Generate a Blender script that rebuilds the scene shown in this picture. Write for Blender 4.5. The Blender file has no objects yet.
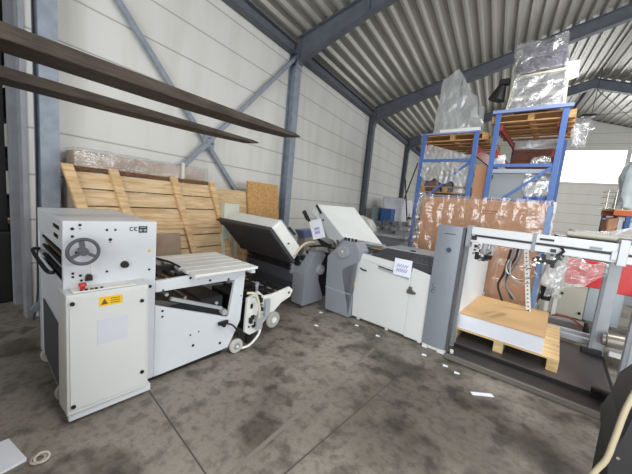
import bpy, bmesh, math, random
from mathutils import Vector, Matrix, noise
random.seed(7)
sc = bpy.context.scene
COL = sc.collection

# ---------------------------------------------------------------- camera, world, light, exposure
YAW, PIT, ROL = math.radians(-31.28), math.radians(-7.11), math.radians(5.36)
fw = Vector((math.sin(YAW)*math.cos(PIT), math.cos(YAW)*math.cos(PIT), math.sin(PIT)))
r0 = Vector((math.cos(YAW), -math.sin(YAW), 0)); u0 = r0.cross(fw)
rt = math.cos(ROL)*r0 + math.sin(ROL)*u0
up = -math.sin(ROL)*r0 + math.cos(ROL)*u0
cam = bpy.data.cameras.new('camera'); cam.sensor_width = 36; cam.sensor_fit = 'HORIZONTAL'
cam.lens = 290.4/632*36; cam.clip_start = .02; cam.clip_end = 200
co = bpy.data.objects.new('camera', cam); COL.objects.link(co)
m = Matrix((rt, up, -fw)).transposed().to_4x4(); m.translation = (0, 0, 1.65); co.matrix_world = m
sc.camera = co
w = bpy.data.worlds.new('world'); sc.world = w; w.use_nodes = True
w.node_tree.nodes['Background'].inputs[0].default_value = (.88, .94, 1, 1)
w.node_tree.nodes['Background'].inputs[1].default_value = 1.5
def area(name, loc, rot, sx, sy, power, color=(1, 1, 1)):
    l = bpy.data.lights.new(name, 'AREA'); l.shape = 'RECTANGLE'; l.size = sx; l.size_y = sy; l.energy = power; l.color = color
    o = bpy.data.objects.new(name, l); o.location = loc; o.rotation_euler = rot; COL.objects.link(o); return o
R = math.radians
# daylight through the open rear gate behind the camera, and through the tall windows of the right side
area('gate_daylight', (1.5, -5.5, 2.6), (R(80), 0, 0), 7, 4.4, 700, (.95, .98, 1))
area('side_daylight', (9.2, 7, 3.3), (0, R(80), 0), 3, 14, 680, (.95, .98, 1))
area('end_daylight', (3.6, 19.5, 4.5), (R(-80), 0, 0), 2.6, 1.5, 120, (.95, .98, 1))
for i, (x, y) in enumerate(((1.6, .8), (1.6, 5.6), (2.2, 16.0))):
    area('hall_lamp_light', (x, y, 5.0), (0, 0, 0), .9, .9, 120, (1, .98, .94))
sc.view_settings.view_transform = 'Standard'; sc.view_settings.look = 'None'
sc.view_settings.exposure = 0.0; sc.view_settings.gamma = 1; sc.view_settings.use_curve_mapping = False

# ---------------------------------------------------------------- materials
def lin(c): return tuple(((v/255+.055)/1.055)**2.4 if v/255 > .04045 else v/255/12.92 for v in c) + (1,)
MATS = {}
def mat(name, rgb, rough=.5, metal=0, var=.0, vscale=6, bump=0, bscale=40, coat=0, rgb2=None, dist=0, stretch=None, thr=(.35, .65), detail=4, spec=.5):
    if name in MATS: return MATS[name]
    M = bpy.data.materials.new(name); M.use_nodes = True; nt = M.node_tree; N = nt.nodes; L = nt.links
    b = N['Principled BSDF']; b.inputs['Roughness'].default_value = rough; b.inputs['Metallic'].default_value = metal
    b.inputs['Coat Weight'].default_value = coat; b.inputs['Coat Roughness'].default_value = .12
    b.inputs['Specular IOR Level'].default_value = spec
    c = lin(rgb); b.inputs['Base Color'].default_value = c
    tc = N.new('ShaderNodeTexCoord'); src = tc.outputs['Object']
    if stretch:
        mp = N.new('ShaderNodeMapping'); mp.inputs['Scale'].default_value = stretch; L.new(src, mp.inputs[0]); src = mp.outputs[0]
    if var or rgb2:
        n = N.new('ShaderNodeTexNoise'); n.inputs['Scale'].default_value = vscale; n.inputs['Detail'].default_value = detail
        n.inputs['Distortion'].default_value = dist; L.new(src, n.inputs[0])
        rp = N.new('ShaderNodeValToRGB'); rp.color_ramp.elements[0].position = thr[0]; rp.color_ramp.elements[1].position = thr[1]
        c2 = lin(rgb2) if rgb2 else tuple(v*(1-var) for v in c[:3])+(1,)
        rp.color_ramp.elements[0].color = c2; rp.color_ramp.elements[1].color = c
        L.new(n.outputs[0], rp.inputs[0]); L.new(rp.outputs[0], b.inputs['Base Color'])
    if bump:
        n2 = N.new('ShaderNodeTexNoise'); n2.inputs['Scale'].default_value = bscale; n2.inputs['Detail'].default_value = 3; n2.inputs['Distortion'].default_value = dist
        L.new(src, n2.inputs[0])
        bp = N.new('ShaderNodeBump'); bp.inputs['Strength'].default_value = bump; bp.inputs['Distance'].default_value = .02
        L.new(n2.outputs[0], bp.inputs['Height']); L.new(bp.outputs[0], b.inputs['Normal'])
    MATS[name] = M; return M
def film(name, rgb=(238, 241, 243), opac=.1, rough=.18, scale=2.2, bump=.5, crease_glint=.5, gloss=.22, stretch=(1, 1, 1)):
    """stretch film: see-through, glossy, with crease highlights painted on as whitish lines"""
    if name in MATS: return MATS[name]
    M = bpy.data.materials.new(name); M.use_nodes = True; nt = M.node_tree; N = nt.nodes; L = nt.links
    N.remove(N['Principled BSDF'])
    tc = N.new('ShaderNodeTexCoord'); mp = N.new('ShaderNodeMapping'); mp.inputs['Scale'].default_value = stretch
    L.new(tc.outputs['Object'], mp.inputs[0])
    def nz(sc_, det, di):
        n = N.new('ShaderNodeTexNoise'); n.inputs['Scale'].default_value = sc_; n.inputs['Detail'].default_value = det; n.inputs['Distortion'].default_value = di
        L.new(mp.outputs[0], n.inputs[0]); return n.outputs[0]
    n1 = nz(scale, 4, 1.2)
    bp = N.new('ShaderNodeBump'); bp.inputs['Strength'].default_value = bump; bp.inputs['Distance'].default_value = .12
    L.new(n1, bp.inputs['Height'])
    df = N.new('ShaderNodeBsdfDiffuse'); df.inputs[0].default_value = lin(rgb); L.new(bp.outputs[0], df.inputs['Normal'])
    tl = N.new('ShaderNodeBsdfTranslucent'); tl.inputs[0].default_value = lin(rgb)
    dm = N.new('ShaderNodeMixShader'); dm.inputs[0].default_value = .35; L.new(df.outputs[0], dm.inputs[1]); L.new(tl.outputs[0], dm.inputs[2])
    gl = N.new('ShaderNodeBsdfGlossy'); gl.inputs['Roughness'].default_value = rough; L.new(bp.outputs[0], gl.inputs['Normal'])
    tr = N.new('ShaderNodeBsdfTransparent')
    # crease highlights painted white: thin lines where a second noise crosses its middle
    n2 = nz(scale*1.3, 3, 2.0)
    sb = N.new('ShaderNodeMath'); sb.operation = 'SUBTRACT'; sb.inputs[1].default_value = .5; L.new(n2, sb.inputs[0])
    ab = N.new('ShaderNodeMath'); ab.operation = 'ABSOLUTE'; L.new(sb.outputs[0], ab.inputs[0])
    rp = N.new('ShaderNodeMapRange'); rp.inputs[1].default_value = 0; rp.inputs[2].default_value = .028
    rp.inputs[3].default_value = min(1, opac+crease_glint); rp.inputs[4].default_value = opac; L.new(ab.outputs[0], rp.inputs[0])
    m1 = N.new('ShaderNodeMixShader'); L.new(rp.outputs[0], m1.inputs[0]); L.new(tr.outputs[0], m1.inputs[1]); L.new(dm.outputs[0], m1.inputs[2])
    m2 = N.new('ShaderNodeMixShader'); m2.inputs[0].default_value = gloss; L.new(m1.outputs[0], m2.inputs[1]); L.new(gl.outputs[0], m2.inputs[2])
    L.new(m2.outputs[0], N['Material Output'].inputs[0]); MATS[name] = M; return M
def emis(name, rgb, s):
    M = bpy.data.materials.new(name); M.use_nodes = True; b = M.node_tree.nodes['Principled BSDF']
    b.inputs['Emission Color'].default_value = lin(rgb); b.inputs['Emission Strength'].default_value = s
    b.inputs['Base Color'].default_value = lin(rgb); MATS[name] = M; return M

lgrey = mat('machine_light_grey', (212, 216, 222), .38, var=.05, vscale=3)
lgrey2 = mat('machine_pale_panel', (210, 213, 212), .42, var=.03, vscale=3)
white = mat('white_paint', (226, 227, 224), .45, var=.05, vscale=5)
paper = mat('paper_white', (232, 236, 246), .8)
blk = mat('black_plastic', (22, 22, 24), .5)
dark = mat('dark_steel', (42, 43, 46), .5, .3, var=.4, vscale=12)
dgrey = mat('dark_grey_cover', (62, 62, 67), .55, var=.08, vscale=4)
mgrey = mat('mid_grey_cover', (140, 144, 153), .5, var=.06, vscale=4)
mgrey2 = mat('disc_grey', (150, 153, 158), .45)
silver = mat('brushed_silver', (132, 138, 147), .45, .2, var=.04, vscale=3)
alu = mat('aluminium', (176, 180, 185), .42, .25, var=.06)
steel = mat('galvanised_steel', (142, 150, 162), .6, .1, var=.22, vscale=9, detail=8)
steel_d = mat('primed_beam_steel', (98, 103, 112), .6, .1, var=.2, vscale=5)
steel_l = mat('grey_post_steel', (150, 152, 158), .6, .2, var=.15, vscale=6)
chrome = mat('bright_metal', (190, 186, 175), .25, .9)
brass = mat('brass_roller', (160, 140, 100), .35, .7)
wood = mat('pine_wood', (218, 188, 146), .75, rgb2=(188, 152, 106), vscale=3, stretch=(1, 1, 9), dist=.6, bump=.15, bscale=14)
woodh = mat('pine_boards', (216, 190, 152), .75, rgb2=(190, 156, 112), vscale=2.5, stretch=(1, 1.2, 10), dist=.8, bump=.15, bscale=10)
woodp = mat('pallet_wood', (200, 160, 108), .8, rgb2=(166, 122, 76), vscale=4, stretch=(2, 6, 6), dist=.5)
woodl = mat('light_pallet_wood', (226, 200, 152), .75, rgb2=(204, 170, 118), vscale=5, stretch=(1, 5, 5), dist=.5)
woodd = mat('old_dark_wood', (120, 84, 56), .85, rgb2=(84, 58, 40), vscale=5, stretch=(2, 6, 6))
osb = mat('osb_board', (208, 168, 112), .8, rgb2=(168, 122, 70), vscale=28, dist=2, thr=(.42, .6))
cardb = mat('cardboard', (186, 138, 104), .7, var=.12, vscale=2, coat=.2)
cardg = mat('greyish_cardboard', (168, 146, 124), .6, rgb2=(134, 112, 92), vscale=1.5, dist=.5, coat=.3, bump=.2, bscale=8)
kraft = mat('kraft_board', (200, 164, 118), .8, var=.04)
red = mat('red_enamel', (214, 32, 36), .35, coat=.3)
redbtn = mat('red_button', (196, 40, 36), .35)
orange = mat('orange_rack_beam', (206, 98, 52), .5, var=.1)
redb = mat('dark_red_beam', (150, 50, 34), .55, var=.15)
blue = mat('blue_rack_paint', (74, 108, 172), .5, var=.12, vscale=10)
bluel = mat('pale_blue_sheet', (120, 150, 196), .5, var=.1)
yellow = mat('warning_yellow', (236, 190, 44), .5)
rust = mat('fork_tine_steel', (70, 60, 50), .62, .35, rgb2=(44, 36, 32), vscale=7, stretch=(6, 1, 6), detail=8, bump=.2, bscale=20)
offw = mat('off_white_cloth', (222, 222, 226), .8, bump=.6, bscale=9)
cream = mat('cream_panel', (206, 204, 190), .45)
cable = mat('cable_rubber', (38, 38, 40), .6)
rope = mat('pale_hose', (186, 174, 146), .6)
roofm = mat('roof_sheet', (176, 174, 166), .45, .35, var=.12, vscale=1.2, stretch=(1, .2, 1))
f_clear = film('clear_film', opac=.2, scale=2.6, crease_glint=.4, gloss=.22)
f_thin = film('thin_film', opac=.05, scale=4, crease_glint=.22, gloss=.10)
f_haze = film('hazy_film', (214, 217, 218), .62, .25, 1.2, .5, .15, .12, (1, 1, .5))
f_wrap = film('box_film', (246, 236, 228), .02, .16, 1.5, .5, .26, .085, (2.2, 1, .5))
f_white = film('white_film', (236, 238, 240), .85, .25, 2, .5, .1, .12)
glow = emis('overcast_daylight', (255, 255, 255), 2.2)

# concrete floor
def floor_mat():
    M = bpy.data.materials.new('concrete_floor'); M.use_nodes = True; nt = M.node_tree; N = nt.nodes; L = nt.links
    b = N['Principled BSDF']; tc = N.new('ShaderNodeTexCoord')
    def nz(s, d, di=0):
        n = N.new('ShaderNodeTexNoise'); n.inputs['Scale'].default_value = s; n.inputs['Detail'].default_value = d; n.inputs['Distortion'].default_value = di
        L.new(tc.outputs['Object'], n.inputs[0]); return n.outputs[0]
    def ramp(src, stops):
        r = N.new('ShaderNodeValToRGB'); e = r.color_ramp.elements
        e[0].position, e[0].color = stops[0]; e[1].position, e[1].color = stops[1]
        L.new(src, r.inputs[0]); return r.outputs[0]
    def mul(a, c):
        x = N.new('ShaderNodeMixRGB'); x.blend_type = 'MULTIPLY'; x.inputs[0].default_value = 1
        L.new(a, x.inputs[1]); L.new(c, x.inputs[2]); return x.outputs[0]
    base = ramp(nz(.9, 8), [(.3, lin((126, 120, 111))), (.7, lin((164, 157, 147)))])
    st = ramp(nz(1.5, 12, 0), [(.40, (.50, .48, .46, 1)), (.49, (1, 1, 1, 1))])
    st2 = ramp(nz(6, 10, 0), [(.36, (.62, .61, .60, 1)), (.47, (1, 1, 1, 1))])
    gr = ramp(nz(60, 3), [(.3, (.82, .82, .82, 1)), (.7, (1.0, 1.0, 1.0, 1))])
    vd = N.new('ShaderNodeVectorMath'); vd.operation = 'DISTANCE'; vd.inputs[1].default_value = (-.15, 2.55, 0); L.new(tc.outputs['Object'], vd.inputs[0])
    ad = N.new('ShaderNodeMath'); ad.operation = 'MULTIPLY_ADD'; ad.inputs[1].default_value = 1.8; L.new(nz(2.4, 9), ad.inputs[0]); L.new(vd.outputs['Value'], ad.inputs[2])
    oil = ramp(ad.outputs[0], [(0, (.5, .48, .46, 1)), (1, (1, 1, 1, 1))])
    rm = N.new('ShaderNodeMapRange'); rm.inputs[1].default_value = 1.35; rm.inputs[2].default_value = 2.1; L.new(ad.outputs[0], rm.inputs[0])
    oil = ramp(rm.outputs[0], [(0, (.52, .50, .48, 1)), (1, (1, 1, 1, 1))])
    fine = ramp(nz(17, 10), [(.36, (.72, .71, .70, 1)), (.5, (1, 1, 1, 1))])
    L.new(mul(mul(mul(mul(mul(base, st), st2), gr), oil), fine), b.inputs['Base Color'])
    rr = N.new('ShaderNodeMapRange'); rr.inputs[3].default_value = .38; rr.inputs[4].default_value = .75
    L.new(nz(2.2, 5), rr.inputs[0]); L.new(rr.outputs[0], b.inputs['Roughness'])
    bp = N.new('ShaderNodeBump'); bp.inputs['Strength'].default_value = .25; bp.inputs['Distance'].default_value = .01
    L.new(nz(35, 5), bp.inputs['Height']); L.new(bp.outputs[0], b.inputs['Normal'])
    return M
# cladding with horizontal joints every 0.5 m and dirt runs
def clad_mat(name, rgb, step, axis_off, dirt=True):
    M = bpy.data.materials.new(name); M.use_nodes = True; nt = M.node_tree; N = nt.nodes; L = nt.links
    b = N['Principled BSDF']; b.inputs['Roughness'].default_value = .55
    tc = N.new('ShaderNodeTexCoord'); sp = N.new('ShaderNodeSeparateXYZ'); L.new(tc.outputs['Object'], sp.inputs[0])
    a = N.new('ShaderNodeMath'); a.operation = 'SUBTRACT'; a.inputs[1].default_value = axis_off; L.new(sp.outputs[2], a.inputs[0])
    mo = N.new('ShaderNodeMath'); mo.operation = 'PINGPONG'; mo.inputs[1].default_value = step/2; L.new(a.outputs[0], mo.inputs[0])
    lt = N.new('ShaderNodeMapRange'); lt.inputs[1].default_value = .002; lt.inputs[2].default_value = .016; lt.inputs[3].default_value = .5; lt.inputs[4].default_value = 1
    L.new(mo.outputs[0], lt.inputs[0])
    mp = N.new('ShaderNodeMapping'); mp.inputs['Scale'].default_value = (2.1, 2.1, .3); mp.inputs['Rotation'].default_value = (.05, .03, .5); mp.inputs['Location'].default_value = (.37, .21, .43); L.new(tc.outputs['Object'], mp.inputs[0])
    n = N.new('ShaderNodeTexNoise'); n.inputs['Scale'].default_value = 1.6; n.inputs['Detail'].default_value = 6; n.inputs['Distortion'].default_value = .3; L.new(mp.outputs[0], n.inputs[0])
    r = N.new('ShaderNodeValToRGB'); r.color_ramp.elements[0].position = .28; r.color_ramp.elements[1].position = .55
    c = lin(rgb); k = .9 if dirt else .95
    r.color_ramp.elements[0].color = (c[0]*k, c[1]*k, c[2]*k*.97, 1); r.color_ramp.elements[1].color = c; L.new(n.outputs[0], r.inputs[0])
    x = N.new('ShaderNodeMixRGB'); x.blend_type = 'MULTIPLY'; x.inputs[0].default_value = 1; L.new(r.outputs[0], x.inputs[1]); L.new(lt.outputs[0], x.inputs[2])
    L.new(x.outputs[0], b.inputs['Base Color']); return M

# ---------------------------------------------------------------- mesh helpers
MY = math.radians(8.5)
def W(v, u, z=0):   # machine axes -> world
    return Vector((v*math.cos(MY)+u*math.sin(MY), -v*math.sin(MY)+u*math.cos(MY), z))
class MB:
    def __init__(s): s.bm = bmesh.new()
    def box(s, x0, x1, y0, y1, z0, z1):
        vs = [s.bm.verts.new((x, y, z)) for x in (x0, x1) for y in (y0, y1) for z in (z0, z1)]
        for f in ((0, 1, 3, 2), (4, 6, 7, 5), (0, 4, 5, 1), (2, 3, 7, 6), (0, 2, 6, 4), (1, 5, 7, 3)): s.bm.faces.new([vs[i] for i in f])
        return s
    def hexa(s, pts):   # 8 points: bottom loop 4, top loop 4
        vs = [s.bm.verts.new(p) for p in pts]
        for f in ((3, 2, 1, 0), (4, 5, 6, 7), (0, 1, 5, 4), (1, 2, 6, 5), (2, 3, 7, 6), (3, 0, 4, 7)): s.bm.faces.new([vs[i] for i in f])
        return s
    def bar(s, p, q, a, b, upv=(0, 0, 1)):  # rectangular bar from p to q, section a (side) x b (up)
        p = Vector(p); q = Vector(q); d = (q-p).normalized(); U_ = Vector(upv)
        if abs(d.dot(U_)) > .98: U_ = Vector((0, 1, 0))
        sd = d.cross(U_).normalized(); U_ = sd.cross(d)
        c = [(-a/2, -b/2), (a/2, -b/2), (a/2, b/2), (-a/2, b/2)]
        return s.hexa([p+sd*i+U_*j for i, j in c]+[q+sd*i+U_*j for i, j in c])
    def prism(s, pts, d):   # closed outline of 3D points, swept along d
        d = Vector(d); n = len(pts); a = [s.bm.verts.new(p) for p in pts]; b = [s.bm.verts.new(Vector(p)+d) for p in pts]
        f = [s.bm.faces.new(a[::-1]), s.bm.faces.new(b)]
        for i in range(n): s.bm.faces.new([a[i], a[(i+1) % n], b[(i+1) % n], b[i]])
        bmesh.ops.triangulate(s.bm, faces=f)
        return s
    def cyl(s, p, q, r, r2=None, n=20):
        p = Vector(p); q = Vector(q); d = q-p; r2 = r if r2 is None else r2
        M_ = Matrix.Translation((p+q)/2) @ d.to_track_quat('Z', 'Y').to_matrix().to_4x4()
        bmesh.ops.create_cone(s.bm, cap_ends=True, segments=n, radius1=r, radius2=r2, depth=d.length, matrix=M_); return s
    def tube(s, pts, r, n=8):
        pts = [Vector(p) for p in pts]; rings = []
        for i, p in enumerate(pts):
            d = (pts[min(i+1, len(pts)-1)]-pts[max(i-1, 0)]).normalized()
            a = d.cross(Vector((.13, .21, .97))).normalized(); b = d.cross(a)
            rings.append([s.bm.verts.new(p+r*(math.cos(t)*a+math.sin(t)*b)) for t in [2*math.pi*k/n for k in range(n)]])
        for A, B in zip(rings, rings[1:]):
            for k in range(n): s.bm.faces.new([A[k], A[(k+1) % n], B[(k+1) % n], B[k]])
        s.bm.faces.new(rings[0][::-1]); s.bm.faces.new(rings[-1]); return s
    def torus(s, c, ax, R_, r, n=32, k=8):
        c = Vector(c); q = Vector(ax).to_track_quat('Z', 'Y'); rings = []
        for i in range(n):
            t = 2*math.pi*i/n; o = Vector((math.cos(t), math.sin(t), 0))
            rings.append([s.bm.verts.new(c+q @ (o*(R_+r*math.cos(2*math.pi*j/k))+Vector((0, 0, r*math.sin(2*math.pi*j/k))))) for j in range(k)])
        for i in range(n):
            A, B = rings[i], rings[(i+1) % n]
            for j in range(k): s.bm.faces.new([A[j], B[j], B[(j+1) % k], A[(j+1) % k]])
        return s
    def sheet(s, f, nu, nv):    # surface f(a,b) a,b in 0..1
        g = [[s.bm.verts.new(f(i/nu, j/nv)) for j in range(nv+1)] for i in range(nu+1)]
        for i in range(nu):
            for j in range(nv): s.bm.faces.new([g[i][j], g[i+1][j], g[i+1][j+1], g[i][j+1]])
        return s
    def crumple(s, amp, freq, seed=0):
        for v in s.bm.verts:
            p = v.co*freq+Vector((seed, seed*1.7, 0)); v.co += noise.turbulence_vector(p, 3, False)*amp
        return s
def spline(pts, n=8):
    pts = [Vector(p) for p in pts]; P = [pts[0]]+pts+[pts[-1]]; out = []
    for i in range(1, len(P)-2):
        for k in range(n):
            t = k/n; a, b, c, d = P[i-1:i+3]
            out.append(.5*((2*b)+(-a+c)*t+(2*a-5*b+4*c-d)*t*t+(-a+3*b-3*c+d)*t**3))
    return out+[pts[-1]]
class Frame:
    """base point + rotation; geometry is given in the parent axes (machine or world) and stored relative to the base"""
    def __init__(s, base, machine):
        s.base = Vector(base); s.machine = machine
        s.loc = W(*s.base) if machine else s.base.copy(); s.rot = -MY if machine else 0
def put(name, mb, mt, frame, parent=None, bevel=0, smooth=False, solid=0, label=None):
    bm = mb.bm; bmesh.ops.translate(bm, verts=bm.verts, vec=-frame.base)
    bmesh.ops.recalc_face_normals(bm, faces=bm.faces)
    me = bpy.data.meshes.new(name); bm.to_mesh(me); bm.free(); me.materials.append(mt)
    o = bpy.data.objects.new(name, me); COL.objects.link(o)
    if parent is not None: o.parent = parent
    else: o.location = frame.loc; o.rotation_euler = (0, 0, frame.rot)
    if smooth:
        for p in me.polygons: p.use_smooth = True
    if solid:
        md = o.modifiers.new('solidify', 'SOLIDIFY'); md.thickness = solid
    if bevel:
        md = o.modifiers.new('bevel', 'BEVEL'); md.width = bevel; md.segments = 2; md.limit_method = 'ANGLE'; md.angle_limit = R(40)
    if label: o['label'] = label
    return o
def tag(o, label, cat, group=None, kind=None):
    o['label'] = label; o['category'] = cat
    if group: o['group'] = group
    if kind: o['kind'] = kind
    return o
class Thing:
    def __init__(s, name, label, cat, base, machine=True, group=None):
        s.f = Frame(base, machine); o = bpy.data.objects.new(name, None); COL.objects.link(o)
        o.location = s.f.loc; o.rotation_euler = (0, 0, s.f.rot); o.empty_display_size = .1
        tag(o, label, cat, group); s.o = o
    def part(s, name, mb, mt, parent=None, **k): return put(name, mb, mt, s.f, parent or s.o, **k)
def single(name, mb, mt, label, cat, base, machine=True, group=None, kind=None, **k):
    return tag(put(name, mb, mt, Frame(base, machine), **k), label, cat, group, kind)
def struct(name, mb, mt, base=(0, 0, 0), **k):
    o = put(name, mb, mt, Frame(base, False), **k); o['kind'] = 'structure'; return o
def copy_tree(o, parent=None):
    c = o.copy(); COL.objects.link(c); c.parent = parent
    for ch in list(o.children): copy_tree(ch, c)
    return c

# ---------------------------------------------------------------- the hall
WX = -4.4; EY = 19.8; EAVE = 5.1; RX = 2.4; RZ = EAVE+.3*(RX-WX); X2 = 2*RX-WX
struct('floor', MB().box(-10, 10, -6, EY+.2, -.2, 0), floor_mat())
wl = clad_mat('left_cladding', (208, 207, 203), .5, 4.15-.004)
we = clad_mat('end_cladding', (206, 204, 198), .5, .22, False)
struct('wall_left', MB().box(WX-.12, WX, 1.075, EY, 0, EAVE+.05), wl)
e = MB()
gab = lambda x: EAVE+.3*(x-WX) if x < RX else EAVE+.3*(X2-x)
WZ0, WZ1 = 3.82, 5.40
xs = [WX, 2.2, RX, 4.84, 5.0, 7.6, X2]
for a, b in zip(xs, xs[1:]):
    e.prism([(a, EY, WZ1 if a >= 2.2 and b <= 7.6 and not (a == 4.84) else 0), (b, EY, WZ1 if a >= 2.2 and b <= 7.6 and not (a == 4.84) else 0), (b, EY, gab(b)), (a, EY, gab(a))], (0, .12, 0))
e.box(2.2, 7.6, EY, EY+.12, 0, WZ0)
struct('wall_end', e, we)
for i, (a, b) in enumerate(((2.2, 4.84), (5.0, 7.6))):
    struct('window_%d' % (i+1), MB().box(a, b, EY+.04, EY+.06, WZ0, WZ1), glow)
# steel-framed right side with a window band
struct('wall_right', MB().box(X2, X2+.12, -6, EY, 0, 2.2).box(X2, X2+.12, -6, EY, 4.4, EAVE+.05), we)
struct('wall_rear', MB().box(WX-.12, -1.6, -6.1, -6, 0, 6).box(6, X2, -6.1, -6, 0, 6).box(-1.6, 6, -6.1, -6, 4.6, 7.2), we)  # unseen rear wall around the gate, added to darken the left side
struct('store_wall', MB().box(-10, WX-.12, -6.1, -6, 0, 4.2), we)  # unseen wall, added to keep daylight from entering through the store room
struct('wall_left_rear', MB().box(WX-.12, WX, -6, -1.6, 0, EAVE+.05), we)
# corrugated roof deck, ribs along the hall
def deck(x0, x1, sgn):
    b = MB(); pitch = .25; h = .062; prof = []; n = int((x1-x0)/pitch)
    for i in range(n+1):
        x = x0+i*pitch
        for dx, dz in ((0, 0), (.045, 0), (.08, h), (.215, h)):
            xx = min(x+dx, x1); prof.append((xx, gab(xx)+dz))
    b.sheet(lambda a, c: Vector((prof[round(a*(len(prof)-1))][0], -6+(EY+6.2)*c, prof[round(a*(len(prof)-1))][1])), len(prof)-1, 1)
    return b
struct('ceiling', deck(WX-.1, RX, 1), roofm, solid=.004)
struct('ceiling_right', deck(RX, X2+.1, -1), roofm, solid=.004)
struct('ridge_cap', MB().bar((RX, -6, RZ+.10), (RX, EY+.2, RZ+.10), .5, .03), steel_d)
struct('gable_closure', MB().hexa([(WX, EY+.02, gab(WX)-.01), (RX, EY+.02, RZ-.01), (RX, EY+.1, RZ-.01), (WX, EY+.1, gab(WX)-.01), (WX, EY+.02, gab(WX)+.12), (RX, EY+.02, RZ+.12), (RX, EY+.1, RZ+.12), (WX, EY+.1, gab(WX)+.12)]).hexa([(RX, EY+.02, RZ-.01), (X2, EY+.02, gab(X2)-.01), (X2, EY+.1, gab(X2)-.01), (RX, EY+.1, RZ-.01), (RX, EY+.02, RZ+.12), (X2, EY+.02, gab(X2)+.12), (X2, EY+.1, gab(X2)+.12), (RX, EY+.1, RZ+.12)]), steel_d)
# frames
CY = [1.21, 5.5, 10.25, 15.1]
def ibeam_vert(b, x0, x1, y, z0, z1, wd=.2, t=.014):
    b.box(x1-t, x1, y-wd/2, y+wd/2, z0, z1).box(x0, x0+t, y-wd/2, y+wd/2, z0, z1).box(x0+t, x1-t, y-.005, y+.005, z0, z1); return b
def rafter(b, y, xa, za, xb, zb, da, db, wd=.18, t=.016):
    for (oa, ob, hh) in ((0, 0, t), (-da, -db, t)):
        b.hexa([(xa, y-wd/2, za+oa-hh), (xa, y+wd/2, za+oa-hh), (xb, y+wd/2, zb+ob-hh), (xb, y-wd/2, zb+ob-hh),
                (xa, y-wd/2, za+oa), (xa, y+wd/2, za+oa), (xb, y+wd/2, zb+ob), (xb, y-wd/2, zb+ob)])
    b.hexa([(xa, y-.006, za-da), (xa, y+.006, za-da), (xb, y+.006, zb-db), (xb, y-.006, zb-db), (xa, y-.006, za), (xa, y+.006, za), (xb, y+.006, zb), (xb, y-.006, zb)])
col0 = None
for i, y in enumerate(CY):
    c = ibeam_vert(MB(), WX+.005, WX+.2, y, 0, 4.62, .16 if i == 0 else .2)
    c.box(WX+.19, WX+.22, y-.1, y+.1, 4.5, 4.62)
    o = struct('steel_column', c, steel if i < 2 else steel_d)
for i, y in enumerate([1.21, 5.5, 10.25, 15.1]):
    b = MB(); T = lambda x: gab(x)-.005
    ibeam_vert(b, WX+.005, WX+.24, y, 4.6, 5.08)
    rafter(b, y, WX+.2, T(WX+.2), -2.6, T(-2.6), .5, .34)
    rafter(b, y, -2.6, T(-2.6), RX, T(RX), .34, .34)
    rafter(b, y, RX, T(RX), X2, T(X2), .34, .34)
    b.box(-2.62, -2.6, y-.09, y+.09, T(-2.6)-.36, T(-2.6))
    struct('roof_rafter', b, steel_d)
b = MB()
for ya, yb in zip([-4]+CY, CY+[EY]):
    b.box(WX+.02, WX+.2, ya+.1, yb-.1, 4.99, 5.005).box(WX+.02, WX+.2, ya+.1, yb-.1, 4.80, 4.815).box(WX+.1, WX+.112, ya+.1, yb-.1, 4.815, 4.99)
struct('eave_beam', b, steel_d)
b = MB(); bx = WX+.07
b.bar((bx, 1.0, 4.82), (bx, 5.55, .08), .05, .07).bar((bx+.05, 5.5, 4.78), (bx+.05, 1.05, .12), .05, .07)
b.box(bx+.02, bx+.045, 3.2, 3.4, 2.33, 2.56)
for dy, dz in ((-.06, 0), (.06, 0), (0, .08), (0, -.08)): b.cyl((bx+.03, 3.3+dy, 2.44+dz), (bx+.1, 3.3+dy, 2.44+dz), .014, n=8)
struct('wall_cross_brace', b, steel)
b = MB().box(RX-.05, RX+.05, CY[3], EY, gab(RX)-.2, gab(RX)-.02); struct('ridge_purlin', b, steel_d)
b = MB(); b.tube([(RX, CY[3], RZ-.3), (5.4, EY-.05, gab(5.4)-.1)], .012).tube([(5.4, CY[3], gab(5.4)-.3), (RX, EY-.05, RZ-.1)], .012)
struct('roof_tie_rod', b, steel_d)
# doorway at the left end of the wall: posts, lintel, the store room behind it
b = MB().box(WX-.12, WX+.01, 1.03, 1.075, 0, 4.9)
struct('door_1', b, steel_l, label='grey steel post at the edge of the doorway')
struct('trim_1', MB().box(WX-.02, WX+.04, -2, 1.10, 3.62, 3.74), blk)
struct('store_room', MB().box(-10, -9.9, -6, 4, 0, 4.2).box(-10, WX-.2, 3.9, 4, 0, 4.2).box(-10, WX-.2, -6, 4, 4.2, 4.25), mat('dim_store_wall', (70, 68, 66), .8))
single('wall_cable', MB().tube(spline([(WX+.03, 1.135, 3.7), (WX+.03, 1.14, 2.2), (WX+.03, 1.135, 1.4), (WX+.06, 1.12, .9), (WX+.1, 1.1, .3), (WX+.15, 1.05, .02)]), .009),
       cable, 'thin black cable running down beside the grey steel column', 'cable', (WX+.05, 1.03, 0), False)
# floor joints
struct('floor_joint', MB().bar((*W(-4.2, .96)[:2], .001), (*W(3.5, .62)[:2], .001), .008, .003), mat('joint_tar', (84, 80, 75), .9))
struct('floor_joint', MB().bar((-.55, 3.1, .001), (-1.05, .2, .001), .010, .003), mat('joint_tar', 0))
struct('floor_joint', MB().bar((*W(-1.45, 3.0)[:2], .001), (*W(-1.25, .7)[:2], .001), .03, .002), mat('joint_pale', (128, 123, 114), .8))

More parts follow.
